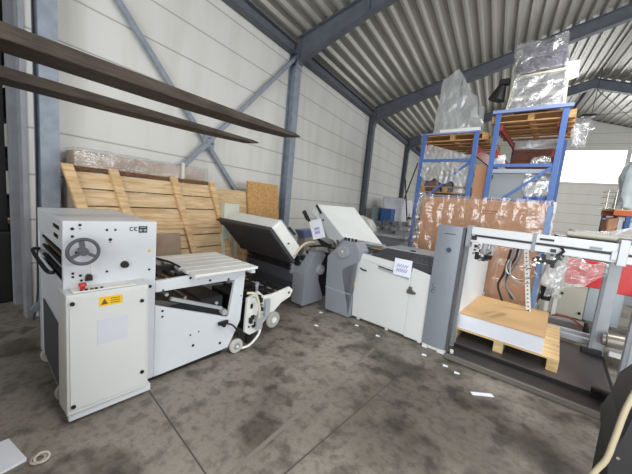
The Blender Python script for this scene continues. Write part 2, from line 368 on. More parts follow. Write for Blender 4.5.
# ---------------------------------------------------------------- forklift (only its tines reach into view)
t = Thing('forklift', 'raised forklift with two dark pointed steel tines reaching in above the machines', 'forklift', (-1.6, -.2, 0), False)
def tine(x):
    b = MB(); y0 = -.12; L_ = 1.86 if x > -1.7 else 2.0; wd = .15; a = R(4); pts = []
    for k, (y, wt, zb, zt) in enumerate(((0, wd, 2.04, 2.092), (.9, wd, 2.043, 2.092), (1.5, .14, 2.056, 2.094), (L_-.08, .12, 2.072, 2.095), (L_, .07, 2.085, 2.095))):
        c = Vector((x+math.sin(a)*y, y0+y, 0))
        pts.append([c+Vector((-wt/2, 0, zb)), c+Vector((wt/2, 0, zb)), c+Vector((wt/2, 0, zt)), c+Vector((-wt/2, 0, zt))])
    for A, B in zip(pts, pts[1:]): b.hexa(A+B)
    b.box(x-wd/2, x+wd/2, y0-.05, y0, 2.045, 2.6)
    bmesh.ops.remove_doubles(b.bm, verts=b.bm.verts, dist=1e-5); return b
for x in (-1.43, -1.97): t.part('fork_tine', tine(x), rust, bevel=.004)
t.part('fork_carriage', MB().box(-2.25, -1.15, -.22, -.17, 2.1, 2.2).box(-2.25, -1.15, -.22, -.17, 2.5, 2.6), dark)
t.part('mast', MB().box(-2.15, -2.05, -.36, -.22, 0, 2.9).box(-1.35, -1.25, -.36, -.22, 0, 2.9).box(-2.05, -1.35, -.32, -.26, 2.8, 2.9).box(-2.05, -1.35, -.32, -.26, .1, .2), dark)
t.part('load_backrest', MB().box(-2.3, -1.1, -.25, -.2, 2.6, 2.65).box(-2.3, -2.25, -.25, -.2, 2.1, 3.2).box(-1.15, -1.1, -.25, -.2, 2.1, 3.2).box(-2.3, -1.1, -.25, -.2, 3.15, 3.2).box(-1.9, -1.86, -.25, -.2, 2.6, 3.2).box(-1.54, -1.5, -.25, -.2, 2.6, 3.2), dark)
t.part('overhead_guard', MB().box(-2.2, -1.2, -2.2, -.7, 2.1, 2.16).box(-2.2, -2.12, -.8, -.7, 1.1, 2.1).box(-1.28, -1.2, -.8, -.7, 1.1, 2.1).box(-2.2, -2.12, -2.2, -2.1, 1.1, 2.1).box(-1.28, -1.2, -2.2, -2.1, 1.1, 2.1), dark)
t.part('seat', MB().box(-1.95, -1.45, -1.7, -1.2, 1.1, 1.25).box(-1.95, -1.45, -1.8, -1.68, 1.1, 1.75), blk, bevel=.04)
t.part('body', MB().box(-2.25, -1.15, -2.4, -.5, .25, 1.1).box(-2.2, -1.2, -.52, -.36, .2, .7), orange, bevel=.04)
for x in (-2.2, -1.2):
    for y in (-.8, -2.0): t.part('wheel', MB().cyl((x-.09, y, .26), (x+.09, y, .26), .26, n=28), blk, bevel=.02)

# ---------------------------------------------------------------- left machine
F0 = -2.42
t = Thing('folding_machine', 'large light grey folding machine with handwheel, control box and slatted white table', 'machine', (-2.9, 1.1, 0))
FM = t
b = MB(); sl = lambda u, z: (F0-.04, u, z)
# side plate as pieces around the triangular opening
b.box(F0-.04, F0, .37, .94, .05, 1.37)
b.prism([sl(.94, .885), sl(.94, .79), sl(1.70, .785), sl(1.82, .86), sl(1.82, .885), sl(1.22, .89)], (.04, 0, 0))
b.prism([sl(.94, .68), sl(1.64, .40), sl(1.70, .785), sl(1.82, .86), sl(1.79, .33), sl(1.66, .07), sl(1.0, .05), sl(.94, .05)], (.04, 0, 0))
side = t.part('side_panel', b, lgrey, bevel=.006)
b = MB(); b.box(-3.5, F0-.04, .37, .92, 1.17, 1.37).box(-3.5, -3.46, .37, 1.9, .05, 1.36 if 0 else .84).box(-3.5, F0-.04, .38, .40, .05, .93).box(-3.5, -3.46, .37, .92, .05, 1.37)
t.part('housing', b, lgrey, bevel=.012)
t.part('inner_works', MB().box(-3.44, F0-.06, .5, 1.6, .1, .62).box(-3.44, F0-.06, .425, .94, .62, 1.15), dark)
t.part('base_skirt', MB().box(-3.4, F0-.03, .45, 1.6, .015, .08), blk)
for k in range(5):
    t.part('inlet_roller', MB().cyl((-3.4, .40+.015*(k % 2), .97+.04*k), (-2.5, .40+.015*(k % 2), .97+.04*k), .014, n=12), [dark, alu, dark, brass, dark][k])
t.part('inlet_tray', MB().tube(spline([(-3.45, .37, 1.01), (-3.45, .33, 1.0), (-3.0, .33, .975), (-2.75, .34, .965), (-2.72, .37, .965)]), .014), blk)
t.part('vent_slot', MB().box(-2.72, -2.52, .366, .371, 1.30, 1.325).box(-2.70, -2.56, .366, .371, 1.235, 1.26), blk)
t.part('warning_plate', MB().box(-3.3, -2.6, .372, .376, .10, .60), mat('brushed_dark_guard', (78, 80, 84), .55, .2))
# bolts & holes
for (u, z, r) in ((.42, 1.32, .010), (.46, 1.345, .009), (.42, 1.27, .009), (.46, 1.32, .004), (.61, 1.31, .008), (.66, 1.31, .008), (.63, 1.24, .011), (.63, 1.22, .004),
                  (.44, 1.16, .008), (.61, 1.01, .008), (.89, .99, .009), (.90, .85, .013), (.42, 1.02, .008), (.42, .995, .008), (.46, 1.0, .009), (.465, .965, .008), (1.23, .87, .011), (1.62, .80, .012), (1.42, .82, .012), (1.78, .6, .006),
                  (1.0, .62, .010), (1.0, .57, .009), (1.25, .33, .008), (1.28, .22, .013), (1.33, .34, .007), (1.56, .15, .013), (1.15, .63, .006), (1.0, .80, .008), (.965, .955, .016)):
    t.part('bolt', MB().cyl((F0-.001, u, z), (F0+.004, u, z), r, n=12), blk)
t.part('adjusting_knob', MB().cyl((F0, .72, 1.05), (F0+.03, .72, 1.05), .028, .022, n=24), blk, bevel=.003)
t.part('adjusting_knob', MB().cyl((F0, .505, .99), (F0+.025, .505, .99), .018, n=16).box(F0, F0+.015, .485, .525, .96, .985), blk)
hw = t.part('handwheel', MB().torus((-2.34, .462, 1.18), (1, 0, 0), .082, .011), mat('handwheel_grey', (96, 98, 104), .4, .4), smooth=True)
t.part('handwheel_spokes', MB().cyl((F0, .462, 1.18), (-2.335, .462, 1.18), .016).cyl((-2.35, .462, 1.18), (-2.33, .462, 1.18), .028)
       .bar((-2.345, .462, 1.18), (-2.345, .45, 1.26), .012, .03).bar((-2.345, .462, 1.18), (-2.345, .53, 1.14), .012, .02).bar((-2.345, .462, 1.18), (-2.345, .40, 1.14), .012, .02), mat('handwheel_grey', 0), parent=hw)
t.part('wheel_handle', MB().cyl((-2.34, .50, 1.11), (-2.335, .50, 1.03), .006, .004), cream, parent=hw)
# writing: CE mark and type plate
t.part('type_plate', MB().box(F0, F0+.003, .81, .87, 1.285, 1.335), blk)
t.part('type_plate_print', MB().box(F0+.003, F0+.004, .82, .86, 1.322, 1.328).box(F0+.003, F0+.004, .815, .835, 1.295, 1.312).box(F0+.003, F0+.004, .845, .865, 1.295, 1.312), mgrey2)
def arc(b, cy, cz, r, a0, a1, x, th=.0035):
    P = [(x, cy+r*math.cos(R(a0+(a1-a0)*k/8)), cz+r*math.sin(R(a0+(a1-a0)*k/8))) for k in range(9)]; b.tube(P, th, 6)
b = MB(); arc(b, .765, 1.315, .013, 60, 300, F0+.001); arc(b, .793, 1.315, .013, 60, 300, F0+.001); b.tube([(F0+.001, .78, 1.315), (F0+.001, .792, 1.315)], .003, 6)
t.part('ce_mark', b, mat('print_grey', (60, 60, 66), .6))
t.part('warning_sticker', MB().prism([(F0+.001, .872, 1.13), (F0+.001, .902, 1.13), (F0+.001, .887, 1.16)], (.001, 0, 0)), yellow)
# control box on the side
b = MB(); b.hexa([(-2.46, .345, .085), (-2.28, .36, .085), (-2.28, .845, .085), (-2.46, .845, .085), (-2.50, .355, .915), (-2.28, .36, .915), (-2.28, .84, .915), (-2.50, .84, .935)])
cb = t.part('control_box', b, lgrey2, bevel=.008)
t.part('box_door', MB().box(-2.28, -2.272, .375, .825, .12, .895), lgrey2, parent=cb, bevel=.003)
for u, z in ((.39, .86), (.79, .80), (.80, .23), (.39, .15)):
    t.part('door_lock', MB().cyl((-2.272, u, z), (-2.262, u, z), .013, n=14), blk, parent=cb)
t.part('paper_note', MB().box(-2.272, -2.270, .52, .70, .54, .72), mat('paper_greyish', (204, 206, 216), .8), parent=cb)
st = t.part('warning_sticker', MB().box(-2.272, -2.270, .53, .665, .81, .875), yellow, parent=cb)
t.part('warning_print', MB().prism([(-2.27, .54, .822), (-2.27, .58, .822), (-2.27, .56, .862)], (.001, 0, 0)).box(-2.27, -2.269, .595, .65, .855, .860).box(-2.27, -2.269, .595, .65, .84, .845).box(-2.27, -2.269, .595, .65, .825, .83), mat('print_brown', (110, 84, 20), .6), parent=cb)
t.part('button_panel', MB().box(-2.42, -2.30, .40, .76, .918, .926), white, parent=cb)
t.part('emergency_stop', MB().cyl((-2.36, .46, .925), (-2.36, .46, .945), .014).cyl((-2.36, .46, .945), (-2.36, .46, .962), .024, .020), redbtn, parent=cb)
for k, u in enumerate((.445, .47, .50, .525, .555)):
    t.part('push_button', MB().cyl((-2.315, u, .926), (-2.315, u, .934), .010, n=12), [redb, blk, woodd, blk, woodd][k], parent=cb)
t.part('label_strip', MB().box(-2.345, -2.335, .62, .74, .926, .928), mat('peach_strip', (222, 190, 170), .6), parent=cb)
# table of white slats
for k in range(6):
    v0 = -3.16+k*.143; us = 1.2+.004*k
    t.part('table_slat', MB().hexa([(v0, us, .895), (v0+.124, us, .895), (v0+.124, 1.90, .895), (v0, 1.90, .895), (v0, us, .92), (v0+.124, us, .92), (v0+.124, 1.90, .92), (v0, 1.90, .92)]), white, bevel=.003)
t.part('table_frame', MB().box(-3.14, -2.34, 1.84, 1.88, .85, .895).box(-3.1, -2.4, 1.25, 1.29, .84, .895).box(-3.46, F0-.04, 1.74, 1.80, .72, .8), lgrey)
t.part('infeed_board', MB().box(-3.1, -2.5, .96, 1.2, .84, .86), woodp)
t.part('infeed_bars', MB().cyl((-3.2, 1.0, .9), (-2.5, 1.0, .9), .018).cyl((-3.2, 1.12, .88), (-2.5, 1.12, .88), .014).tube(spline([(-2.9, 1.0, .93), (-2.9, 1.05, .98), (-2.7, 1.15, .97), (-2.6, 1.22, .93)]), .01)
       .box(-2.75, -2.7, .95, 1.22, .88, .93).box(-2.56, -2.5, 1.15, 1.3, .87, .9).box(-3.1, -3.02, .94, 1.02, .88, .99), dark)
t.part('infeed_roller', MB().cyl((-3.2, 1.06, .875), (-2.5, 1.06, .875), .012).cyl((-3.2, 1.17, .865), (-2.5, 1.17, .865), .012), brass)
# works seen through the opening
for k in range(4):
    t.part('cross_rod', MB().cyl((-3.44, 1.05+.16*k, .74-.06*k), (-2.46, 1.05+.16*k, .74-.06*k), .015, n=12), [alu, chrome, dark, alu][k])
t.part('conveyor_bed', MB().prism([(-3.4, .96, .70), (-3.4, 1.66, .46), (-3.4, 1.66, .42), (-3.4, .96, .66)], (.9, 0, 0)), mat('belt_grey', (90, 88, 84), .6))
t.part('clamp_rod', MB().bar((-2.46, 1.08, .70), (-2.46, 1.58, .50), .03, .03).cyl((-2.48, 1.6, .46), (-2.42, 1.6, .46), .03), alu)
t.part('clamp_lever', MB().cyl((F0, 1.57, .35), (F0+.05, 1.57, .35), .02).box(F0+.01, F0+.04, 1.52, 1.62, .355, .385).tube(spline([(F0+.03, 1.58, .36), (F0+.05, 1.66, .33), (F0+.04, 1.76, .21)]), .009), blk)
t.part('base_plate', MB().box(F0, -2.30, .37, .875, .03, .085), lgrey, bevel=.004)
# castors
def castor(t, v, u, r=.065, th=.035, m_=None):
    w_ = t.part('castor', MB().cyl((v-th/2, u, r), (v+th/2, u, r), r, n=28), m_ or mat('castor_white', (186, 184, 176), .5), bevel=.008)
    t.part('hub', MB().cyl((v+th/2, u, r), (v+th/2+.006, u, r), r*.5, r*.42, n=20), mgrey, parent=w_)
    t.part('axle', MB().cyl((v-th/2-.005, u, r), (v+th/2+.014, u, r), r*.18, n=12), white, parent=w_)
    return w_
castor(t, -2.39, 1.735, .075); castor(t, -3.3, 1.735, .075); castor(t, -2.62, .42, .075); castor(t, -3.3, .42, .075)

# ---------------------------------------------------------------- delivery unit with the big white wheel
t = Thing('delivery_unit', 'low white delivery unit with belt guides and round white wheel beyond the slatted table', 'machine', (-2.9, 2.15, 0))
b = MB(); sl = lambda u, z: (F0-.035, u, z)
b.prism([sl(1.86, .05+.12), sl(1.87, .55), sl(2.02, .60), sl(2.10, .53), sl(2.24, .53), sl(2.50, .57), sl(2.56, .52), sl(2.52, .44), sl(2.38, .40), sl(2.28, .32), sl(2.12, .22), sl(2.08, .14), sl(1.93, .12)], (.03, 0, 0))
t.part('side_plate', b, white, bevel=.004)
b = MB(); sl = lambda u, z: (-3.4, u, z)
b.prism([sl(1.86, .17), sl(1.87, .55), sl(2.50, .57), sl(2.56, .46), sl(2.12, .2)], (.03, 0, 0)); t.part('side_plate', b, white)
for (u, z, a, c) in ((1.93, .45, .03, .05), (1.95, .33, .04, .025), (2.06, .42, .025, .06), (1.91, .22, .02, .02), (2.0, .26, .02, .02), (2.03, .36, .02, .02), (2.17, .46, .018, .03), (2.49, .50, .025, .025)):
    t.part('slot', MB().box(F0-.004, F0+.001, u-a/2, u+a/2, z-c/2, z+c/2), blk)
for k, (u, z) in enumerate(((1.95, .56), (2.08, .50), (2.2, .52), (2.33, .53), (2.46, .53), (2.3, .44), (1.95, .3))):
    t.part('guide_rod', MB().cyl((-3.38, u, z), (F0-.04, u, z), .014, n=12), [dark, alu, dark, chrome, dark, dark, dark][k])
for k in range(6):
    t.part('belt', MB().box(-3.3+.15*k, -3.25+.15*k, 1.9, 2.5, .535, .545), blk)
t.part('motor_block', MB().box(-3.2, -2.55, 1.9, 2.2, .2, .48), dark, bevel=.01)
t.part('underframe', MB().box(-3.35, F0-.05, 1.95, 2.05, .12, .2).box(-3.35, -3.3, 1.9, 2.4, .0, .2).box(-2.5, F0-.04, 1.93, 2.0, 0, .16), dark)
t.part('bracket', MB().box(F0, F0+.05, 1.98, 2.06, .18, .34).box(F0, F0+.04, 2.10, 2.16, .30, .50), alu, bevel=.004)
rr = random.Random(11)
for k in range(12):
    u = 1.9+rr.random()*.3; z = .2+rr.random()*.32
    t.part('fitting', MB().box(F0, F0+.01+.03*rr.random(), u, u+.015+.03*rr.random(), z, z+.02+.04*rr.random()), [blk, alu, dark, white, blk][k % 5], bevel=.002)
t.part('clamp_knob', MB().cyl((-2.48, 2.03, .56), (-2.48, 2.03, .66), .015).cyl((-2.48, 2.03, .64), (-2.48, 2.03, .69), .022), mgrey)
t.part('air_hose', MB().tube(spline([(F0+.02, 1.84, .62), (F0+.05, 1.93, .6), (F0+.07, 1.98, .45), (F0+.06, 1.99, .32)]), .014), mat('yellowed_hose', (206, 200, 176), .5), smooth=True)
w_ = t.part('large_wheel', MB().cyl((F0, 2.24, .225), (F0+.035, 2.24, .225), .095, n=36), mat('wheel_grey', (160, 160, 156), .5), bevel=.01)
t.part('hub', MB().cyl((F0+.03, 2.24, .225), (F0+.045, 2.24, .225), .034, n=24), white, parent=w_)
t.part('foot_lever', MB().tube(spline([(F0+.02, 1.80, .02), (F0+.04, 1.9, .03), (F0+.03, 2.02, .1), (F0+.02, 2.06, .18)]), .014), white, smooth=True)

# ---------------------------------------------------------------- fold unit 1 (cross fold) and its cover
t = Thing('folding_unit', 'grey folding unit with raised pale cover, dark grey underneath, beside the slatted table', 'machine', (-3.7, 3.4, 0))
X1 = -2.85
b = MB(); sl = lambda u, z: (X1-.25, u, z)
b.prism([sl(3.25, 0.02), sl(3.24, .52), sl(3.27, .62), sl(3.46, .84), sl(3.62, .85), sl(3.72, .78), sl(3.60, .60), sl(3.53, .55), sl(3.58, .40), sl(3.75, .05), sl(3.73, .02)], (.25, 0, 0))
t.part('side_cover', b, mgrey, bevel=.012)
d_ = t.part('round_cover', MB().cyl((X1-.01, 3.59, .56), (X1+.045, 3.59, .56), .085, .078, n=32), mgrey2, bevel=.006)
t.part('screw', MB().cyl((X1+.045, 3.59, .56), (X1+.05, 3.59, .56), .012, n=12), white, parent=d_)
t.part('dark_recess', MB().box(X1-.3, X1-.06, 3.58, 3.9, .05, .8), dark)
t.part('main_body', MB().box(-4.25, -3.1, 3.3, 3.95, .30, .62).box(-4.25, -3.1, 3.35, 3.9, .0, .30), mat('blue_grey_body', (72, 78, 90), .5), bevel=.01)
t.part('front_panel', MB().box(-4.25, -3.1, 3.24, 3.29, .33, .52), mat('blue_grey_body', 0), bevel=.006)
t.part('side_cap', MB().box(-3.16, -3.1, 3.215, 3.28, .48, .64), mgrey, bevel=.006)
for k in range(4):
    t.part('fold_roller', MB().cyl((-4.2, 3.2-.012*k+.04*(k % 2), .56+.045*k), (-3.13, 3.2-.012*k+.04*(k % 2), .56+.045*k), .02, n=14), [dark, blk, dark, blk][k])
for k in range(14):
    t.part('roller_ring', MB().cyl((-4.15+.073*k, 3.215, .66), (-4.12+.073*k, 3.215, .66), .026, n=14), brass if k % 2 else alu)
t.part('roller_bed', MB().box(-4.2, -3.0, 3.25, 3.6, .62, .78), dark)
for k in range(5):
    t.part('setting_bolt', MB().cyl((X1-.14, 3.29+.045*k, .68+.045*k), (X1-.14, 3.26+.045*k, .72+.045*k), .017, n=12), blk if k % 2 else chrome)
# cover: tilted open box, dark underside rim
n_ = Vector((0, math.sin(R(45)), math.cos(R(45))))         # outward normal
dn = Vector((0, math.cos(R(45)), -math.sin(R(45))))       # down the slope
A = Vector((0, 2.57, 1.20)); LN = .73; TH = .29
def hp(v, s_, h): return (A+dn*s_+n_*h)+Vector((v, 0, 0))
L0, L1 = -4.36, -2.96
hd = t.part('cover_rim', MB().hexa([hp(L0, 0, 0), hp(L1, 0, 0), hp(L1, LN, 0), hp(L0, LN, 0), hp(L0, 0, .055), hp(L1, 0, .055), hp(L1, LN, .055), hp(L0, LN, .055)]), dgrey, bevel=.006)
b = MB(); q = [hp(L0+.02, .02, .055), hp(L1-.02, .02, .055), hp(L1-.02, LN, .055), hp(L0+.02, LN, .055)]
e1 = [hp(L0+.06, .06, TH), hp(L1-.03, .07, TH-.02), hp(L1-.03, LN-.02, TH), hp(L0+.06, LN, TH)]
b.hexa(q+e1); t.part('cover_shell', b, white, parent=hd, bevel=.035)
b = MB().sheet(lambda a, c: hp(L0+.08+(L1-L0-.13)*a, .09+(LN-.16)*c, TH-.006+.022*math.sin(math.pi*a)**.6*math.sin(math.pi*c)**.6), 16, 12)
t.part('cover_crown', b, white, parent=hd, smooth=True)
t.part('cover_lining', MB().hexa([hp(L0+.05, .06, -.005), hp(L1-.07, .06, -.005), hp(L1-.07, LN-.05, -.005), hp(L0+.05, LN-.05, -.005), hp(L0+.05, .06, 0), hp(L1-.07, .06, 0), hp(L1-.07, LN-.05, 0), hp(L0+.05, LN-.05, 0)]), mat('lining_foam', (52, 52, 56), .8), parent=hd)
t.part('cover_hinge', MB().bar(hp(L1-.02, .25, TH), hp(L1-.02, .42, TH+.02), .03, .03), blk, parent=hd)
t.part('hinge_knob', MB().cyl(hp(L1-.02, .42, .13), hp(L1+.0, .42, .13), .012, n=12), blk, parent=hd)
for v in (-4.0, -3.75, -3.2):
    t.part('cover_support', MB().bar((v, 3.25, .7), hp(v, LN-.02, .05), .02, .02), dark)
t.part('linkage_arm', MB().tube(spline([(-2.98, 3.1, .8), (-2.95, 3.3, .98), (-2.9, 3.55, .99), (-2.85, 3.75, .94)]), .02), mat('beige_arm', (196, 184, 164), .5), smooth=True)
t.part('linkage_arm', MB().tube(spline([(-3.05, 3.5, .9), (-2.9, 3.7, .93), (-2.75, 3.9, .88)]), .018), dark, smooth=True)

# ---------------------------------------------------------------- fold unit 2
t = Thing('buckle_folding_unit', 'grey folding unit with pale sloping cover and white paper note beside long pale cabinet', 'machine', (-2.4, 3.9, 0))
Y2 = 3.46
b = MB(); sl = lambda v, z: (v, Y2, z)
b.prism([sl(-2.57, .02), sl(-2.60, .36), sl(-2.62, .84), sl(-2.56, .90), sl(-2.38, 1.09), sl(-2.33, 1.12), sl(-2.15, 1.12), sl(-2.07, 1.0), sl(-2.09, .86), sl(-2.34, .70), sl(-2.15, .37), sl(-2.14, .02)], (0, .25, 0))
t.part('side_cover', b, mgrey, bevel=.014)
t.part('cover_seam', MB().box(-2.60, -2.145, Y2-.003, Y2, .360, .372), mat('seam_light', (168, 172, 180), .5))
d_ = t.part('round_cover', MB().cyl((-2.33, Y2+.01, .96), (-2.33, Y2-.04, .96), .10, .092, n=36), mgrey2, bevel=.006)
t.part('screw', MB().cyl((-2.33, Y2-.04, .96), (-2.33, Y2-.046, .96), .014, n=12), white, parent=d_)
t.part('recess_body', MB().box(-2.5, -2.13, Y2+.1, 4.3, .02, .98), mat('blue_grey_body', 0))
t.part('yellow_marker', MB().cyl((-2.14, Y2+.06, .52), (-2.14, Y2+.03, .52), .02, n=12), yellow)
for k in range(4):
    t.part('setting_bolt', MB().cyl((-2.62+.05*k, Y2+.04, .9+.05*k), (-2.65+.05*k, Y2+.04, .95+.05*k), .016, n=12), blk)
for k in range(4):
    t.part('locking_knob', MB().cyl((-2.36+.06*k, Y2+.05, 1.12), (-2.36+.06*k, Y2+.05, 1.16), .018, n=12), blk)
T1 = Vector((-2.96, 0, 1.60)); T2 = Vector((-2.42, 0, 1.15)); T3 = Vector((-1.90, 0, 1.12))
def roof(v): return 0
b = MB(); y0, y1 = 3.55, 4.30
prof = [(-2.97, 1.60), (-2.93, 1.62), (-2.60, 1.60) if 0 else (-2.42, 1.17), (-2.38, 1.13), (-2.5, 1.06), (-2.72, 1.14), (-2.9, 1.42)]
# upper shell: sloping from top left-back to lower right
lo = [(-2.98, y0, 1.60), (-2.42, y0, 1.16), (-2.16, 4.30, 1.05), (-2.78, y1, 1.60)]
th = Vector((-.13, 0, -.13))
b.hexa([Vector(p)+th for p in lo]+[Vector(p) for p in lo]); hd = t.part('sloping_cover', b, lgrey2, bevel=.015)
t.part('cover_edge', MB().bar(Vector((-2.36, y0, 1.13)), Vector((-2.13, y1, 1.03)), .05, .03), alu, parent=hd)
t.part('cover_side', MB().prism([(-2.98, 3.54, 1.58), (-2.42, 3.54, 1.14), (-2.50, 3.54, 1.06), (-2.70, 3.54, 1.10), (-2.93, 3.54, 1.42)], (0, .02, 0)), mat('side_pale_grey', (176, 180, 182), .5), parent=hd)
t.part('side_clip', MB().bar((-2.99, 3.53, 1.58), (-2.88, 3.53, 1.46), .02, .03), blk, parent=hd)
t.part('side_clip', MB().cyl((-2.83, 3.53, 1.36), (-2.83, 3.54, 1.36), .014, n=12), blk, parent=hd)
t.part('name_mark', MB().box(-2.55, -2.47, 4.28, 4.283, 1.46, 1.475), mat('print_grey', 0), parent=hd)
t.part('gas_strut', MB().tube([(-3.18, 3.50, 1.42), (-2.98, 3.50, 1.20), (-2.86, 3.50, 1.05), (-2.64, 3.5, .99)], .024).cyl((-3.22, 3.5, 1.46), (-3.12, 3.5, 1.34), .032), blk, smooth=False)
t.part('strut_end', MB().tube(spline([(-2.85, 3.52, 1.04), (-2.75, 3.52, .98), (-2.62, 3.52, .99)]), .03), dark)
b = MB()
for k in range(12):
    v = -2.2+.03*k; b.cyl((v, 4.0, 1.0), (v+.5, 4.5, .98), .012, n=8)
t.part('roller_track', b, brass)
t.part('track_plate', MB().box(-2.3, -1.2, 4.15, 5.3, .90, .955), alu)
single('paper_note', MB().hexa([(-3.10, 3.46, 1.10), (-2.86, 3.46, 1.14), (-2.86, 3.462, 1.14), (-3.10, 3.462, 1.10), (-3.16, 3.46, 1.34), (-2.94, 3.46, 1.40), (-2.94, 3.462, 1.40), (-3.16, 3.462, 1.34)]) if 0 else
       MB().hexa([(-2.91, 3.44, 1.04), (-2.68, 3.44, 1.12), (-2.68, 3.443, 1.12), (-2.91, 3.443, 1.04), (-3.04, 3.44, 1.31), (-2.81, 3.44, 1.39), (-2.81, 3.443, 1.39), (-3.04, 3.443, 1.31)]),
       paper, 'white paper sheet hung on the black lever of the folding unit', 'paper', (-2.9, 3.44, 1.08))
def scribble(b, c, ax, ay, n=3, w_=.12, h=.05, th=.0025, nrm=(0, -.003, 0)):
    c = Vector(c); ax = Vector(ax).normalized(); ay = Vector(ay).normalized(); nv = Vector(nrm)
    for i in range(n):
        P = [c+nv+ax*(-w_/2+w_*k/9)+ay*((i-n/2)*h+(.4*h if k % 2 else -.3*h)) for k in range(10)]; b.tube(P, th, 5)
    return b
ink = mat('pen_ink', (96, 110, 170), .6)
single('handwriting', scribble(MB(), (-2.86, 3.44, 1.22), (.95, 0, .3), (-.3, 0, .95), 2, .10, .06, .004), ink, 'faint pen writing on the paper hung from the lever', 'writing', (-2.9, 3.44, 1.2))

# ---------------------------------------------------------------- long pale cabinet
t = Thing('sound_cabinet', 'long pale cabinet with two doors, slot handles and dark top beside the silver column', 'cabinet', (-1.6, 3.9, 0))
Y3 = 3.54
t.part('body', MB().hexa([(-2.12, Y3+.012, .035), (-1.09, Y3+.012, .035), (-1.09, 4.25, .035), (-2.12, 4.25, .035), (-2.17, Y3+.012, .93), (-1.09, Y3+.012, .86), (-1.09, 4.25, .86), (-2.12, 4.25, .93)]), lgrey2, bevel=.01)
b = MB(); b.hexa([(-2.13, Y3, .04), (-1.345, Y3, .06), (-1.345, Y3+.015, .06), (-2.13, Y3+.015, .04), (-2.18, Y3, .895), (-1.345, Y3, .83), (-1.345, Y3+.015, .83), (-2.18, Y3+.015, .895)])
d1 = t.part('door', b, lgrey2, bevel=.006)
b = MB(); b.hexa([(-1.33, Y3, .03), (-1.09, Y3, .03), (-1.09, Y3+.015, .03), (-1.33, Y3+.015, .03), (-1.335, Y3, .93), (-1.10, Y3, .89), (-1.10, Y3+.015, .89), (-1.335, Y3+.015, .93)])
d2 = t.part('door', b, lgrey2, bevel=.006)
t.part('top_panel', MB().hexa([(-2.18, Y3, .90), (-1.345, Y3, .835), (-1.345, 3.62, .835), (-2.18, 3.62, .90), (-2.19, Y3+.02, .975), (-1.36, Y3+.02, .93), (-1.36, 3.62, .93), (-2.19, 3.62, .975)]), lgrey2, bevel=.012)
t.part('handle', MB().tube(spline([(-2.07, Y3-.004, .765), (-2.03, Y3-.012, .75), (-1.97, Y3-.006, .745)]), .011), blk, parent=d1)
t.part('slot_handle', MB().hexa([(-1.80, Y3-.006, .845), (-1.36, Y3-.006, .80), (-1.36, Y3, .80), (-1.80, Y3, .845), (-1.80, Y3-.006, .86), (-1.36, Y3-.006, .815), (-1.36, Y3, .815), (-1.80, Y3, .86)]), dark, parent=d1)
t.part('handle_plate', MB().hexa([(-1.80, Y3-.012, .815), (-1.36, Y3-.012, .77), (-1.36, Y3, .77), (-1.80, Y3, .815), (-1.80, Y3-.012, .84), (-1.36, Y3-.012, .795), (-1.36, Y3, .795), (-1.80, Y3, .84)]), alu, parent=d1)
t.part('latch', MB().box(-1.36, -1.28, Y3-.025, Y3, .60, .65).box(-1.34, -1.30, Y3-.03, Y3, .64, .69).box(-1.29, -1.25, Y3-.02, Y3, .605, .635), mat('latch_metal', (110, 104, 96), .4, .6), parent=d2, bevel=.003)
tp = t.part('dark_top', MB().hexa([(-2.0, 3.64, .90), (-1.10, Y3+.03, .90), (-1.10, 4.15, .95), (-2.0, 4.15, .95), (-2.0, 3.64, .965), (-1.10, Y3+.03, .965), (-1.10, 4.15, 1.03), (-2.0, 4.15, 1.03)]), mat('dark_rubber_top', (58, 60, 66), .6), bevel=.006)
for k in range(5):
    t.part('top_rib', MB().box(-1.45, -1.11, 3.66+.09*k, 3.68+.09*k, .970+.0112*k, .990+.0105*k), mat('rib_grey', (84, 86, 92), .5), parent=tp)
t.part('top_trim', MB().bar((-2.05, 4.16, 1.03), (-1.10, 4.16, 1.03), .05, .03), alu, bevel=.004)
t.part('trim_clip', MB().box(-1.62, -1.56, 4.13, 4.18, 1.045, 1.06), blk)
for v, u in ((-2.05, 3.6), (-1.15, 3.6), (-2.05, 4.15), (-1.15, 4.15), (-1.6, 3.6)):
    t.part('levelling_foot', MB().cyl((v, u, 0), (v, u, .04), .025, n=14), white)
pn = single('paper_note', MB().hexa([(-1.575, 3.52, .80), (-1.34, 3.52, .80), (-1.34, 3.523, .80), (-1.575, 3.523, .80), (-1.56, 3.50, 1.02), (-1.33, 3.50, 1.02), (-1.33, 3.503, 1.02), (-1.56, 3.503, 1.02)]),
       paper, 'white paper sheet with scribbled note on the pale cabinet front', 'paper', (-1.45, 3.52, .80))
single('handwriting', scribble(MB(), (-1.45, 3.51, .93), (1, 0, 0), (.1, 0, 1), 2, .14, .06, .0045, (0, -.004, 0)), ink, 'blue pen scribble on the paper taped to the cabinet', 'writing', (-1.45, 3.51, .9))

# ---------------------------------------------------------------- pile feeder: silver column, beam, posts, platform
t = Thing('pile_feeder', 'sheet feeder frame with tall silver column, long aluminium beam and dark lifting platform', 'machine', (-.2, 4.2, 0))
b = MB(); c_ = []
for k in range(9):
    a = k/8; c_.append((-1.09+.27*a, 3.51-.012*math.sin(math.pi*a), .055))
c_ += [(-.82, 3.60, .055), (-1.09, 3.60, .055)]
col = t.part('column_cover', b.prism(c_, (0, 0, 1.455)), silver, bevel=.004)
t.part('edge_strip', MB().box(-.82, -.795, 3.52, 3.60, .06, 1.50), mat('edge_dark_grey', (84, 88, 94), .45, .3))
t.part('name_script', MB().tube([(-1.0+.013*k, 3.497-.002*math.sin(k), 1.415+.006*(k % 2)) for k in range(10)], .0035, 5), mat('print_grey', 0), parent=col)
t.part('round_button', MB().cyl((-.93, 3.50, 1.235), (-.93, 3.485, 1.235), .022, n=24).torus((-.93, 3.487, 1.235), (0, 1, 0), .024, .004, 20, 6), mat('badge_grey', (86, 96, 116), .3, .6), parent=col)
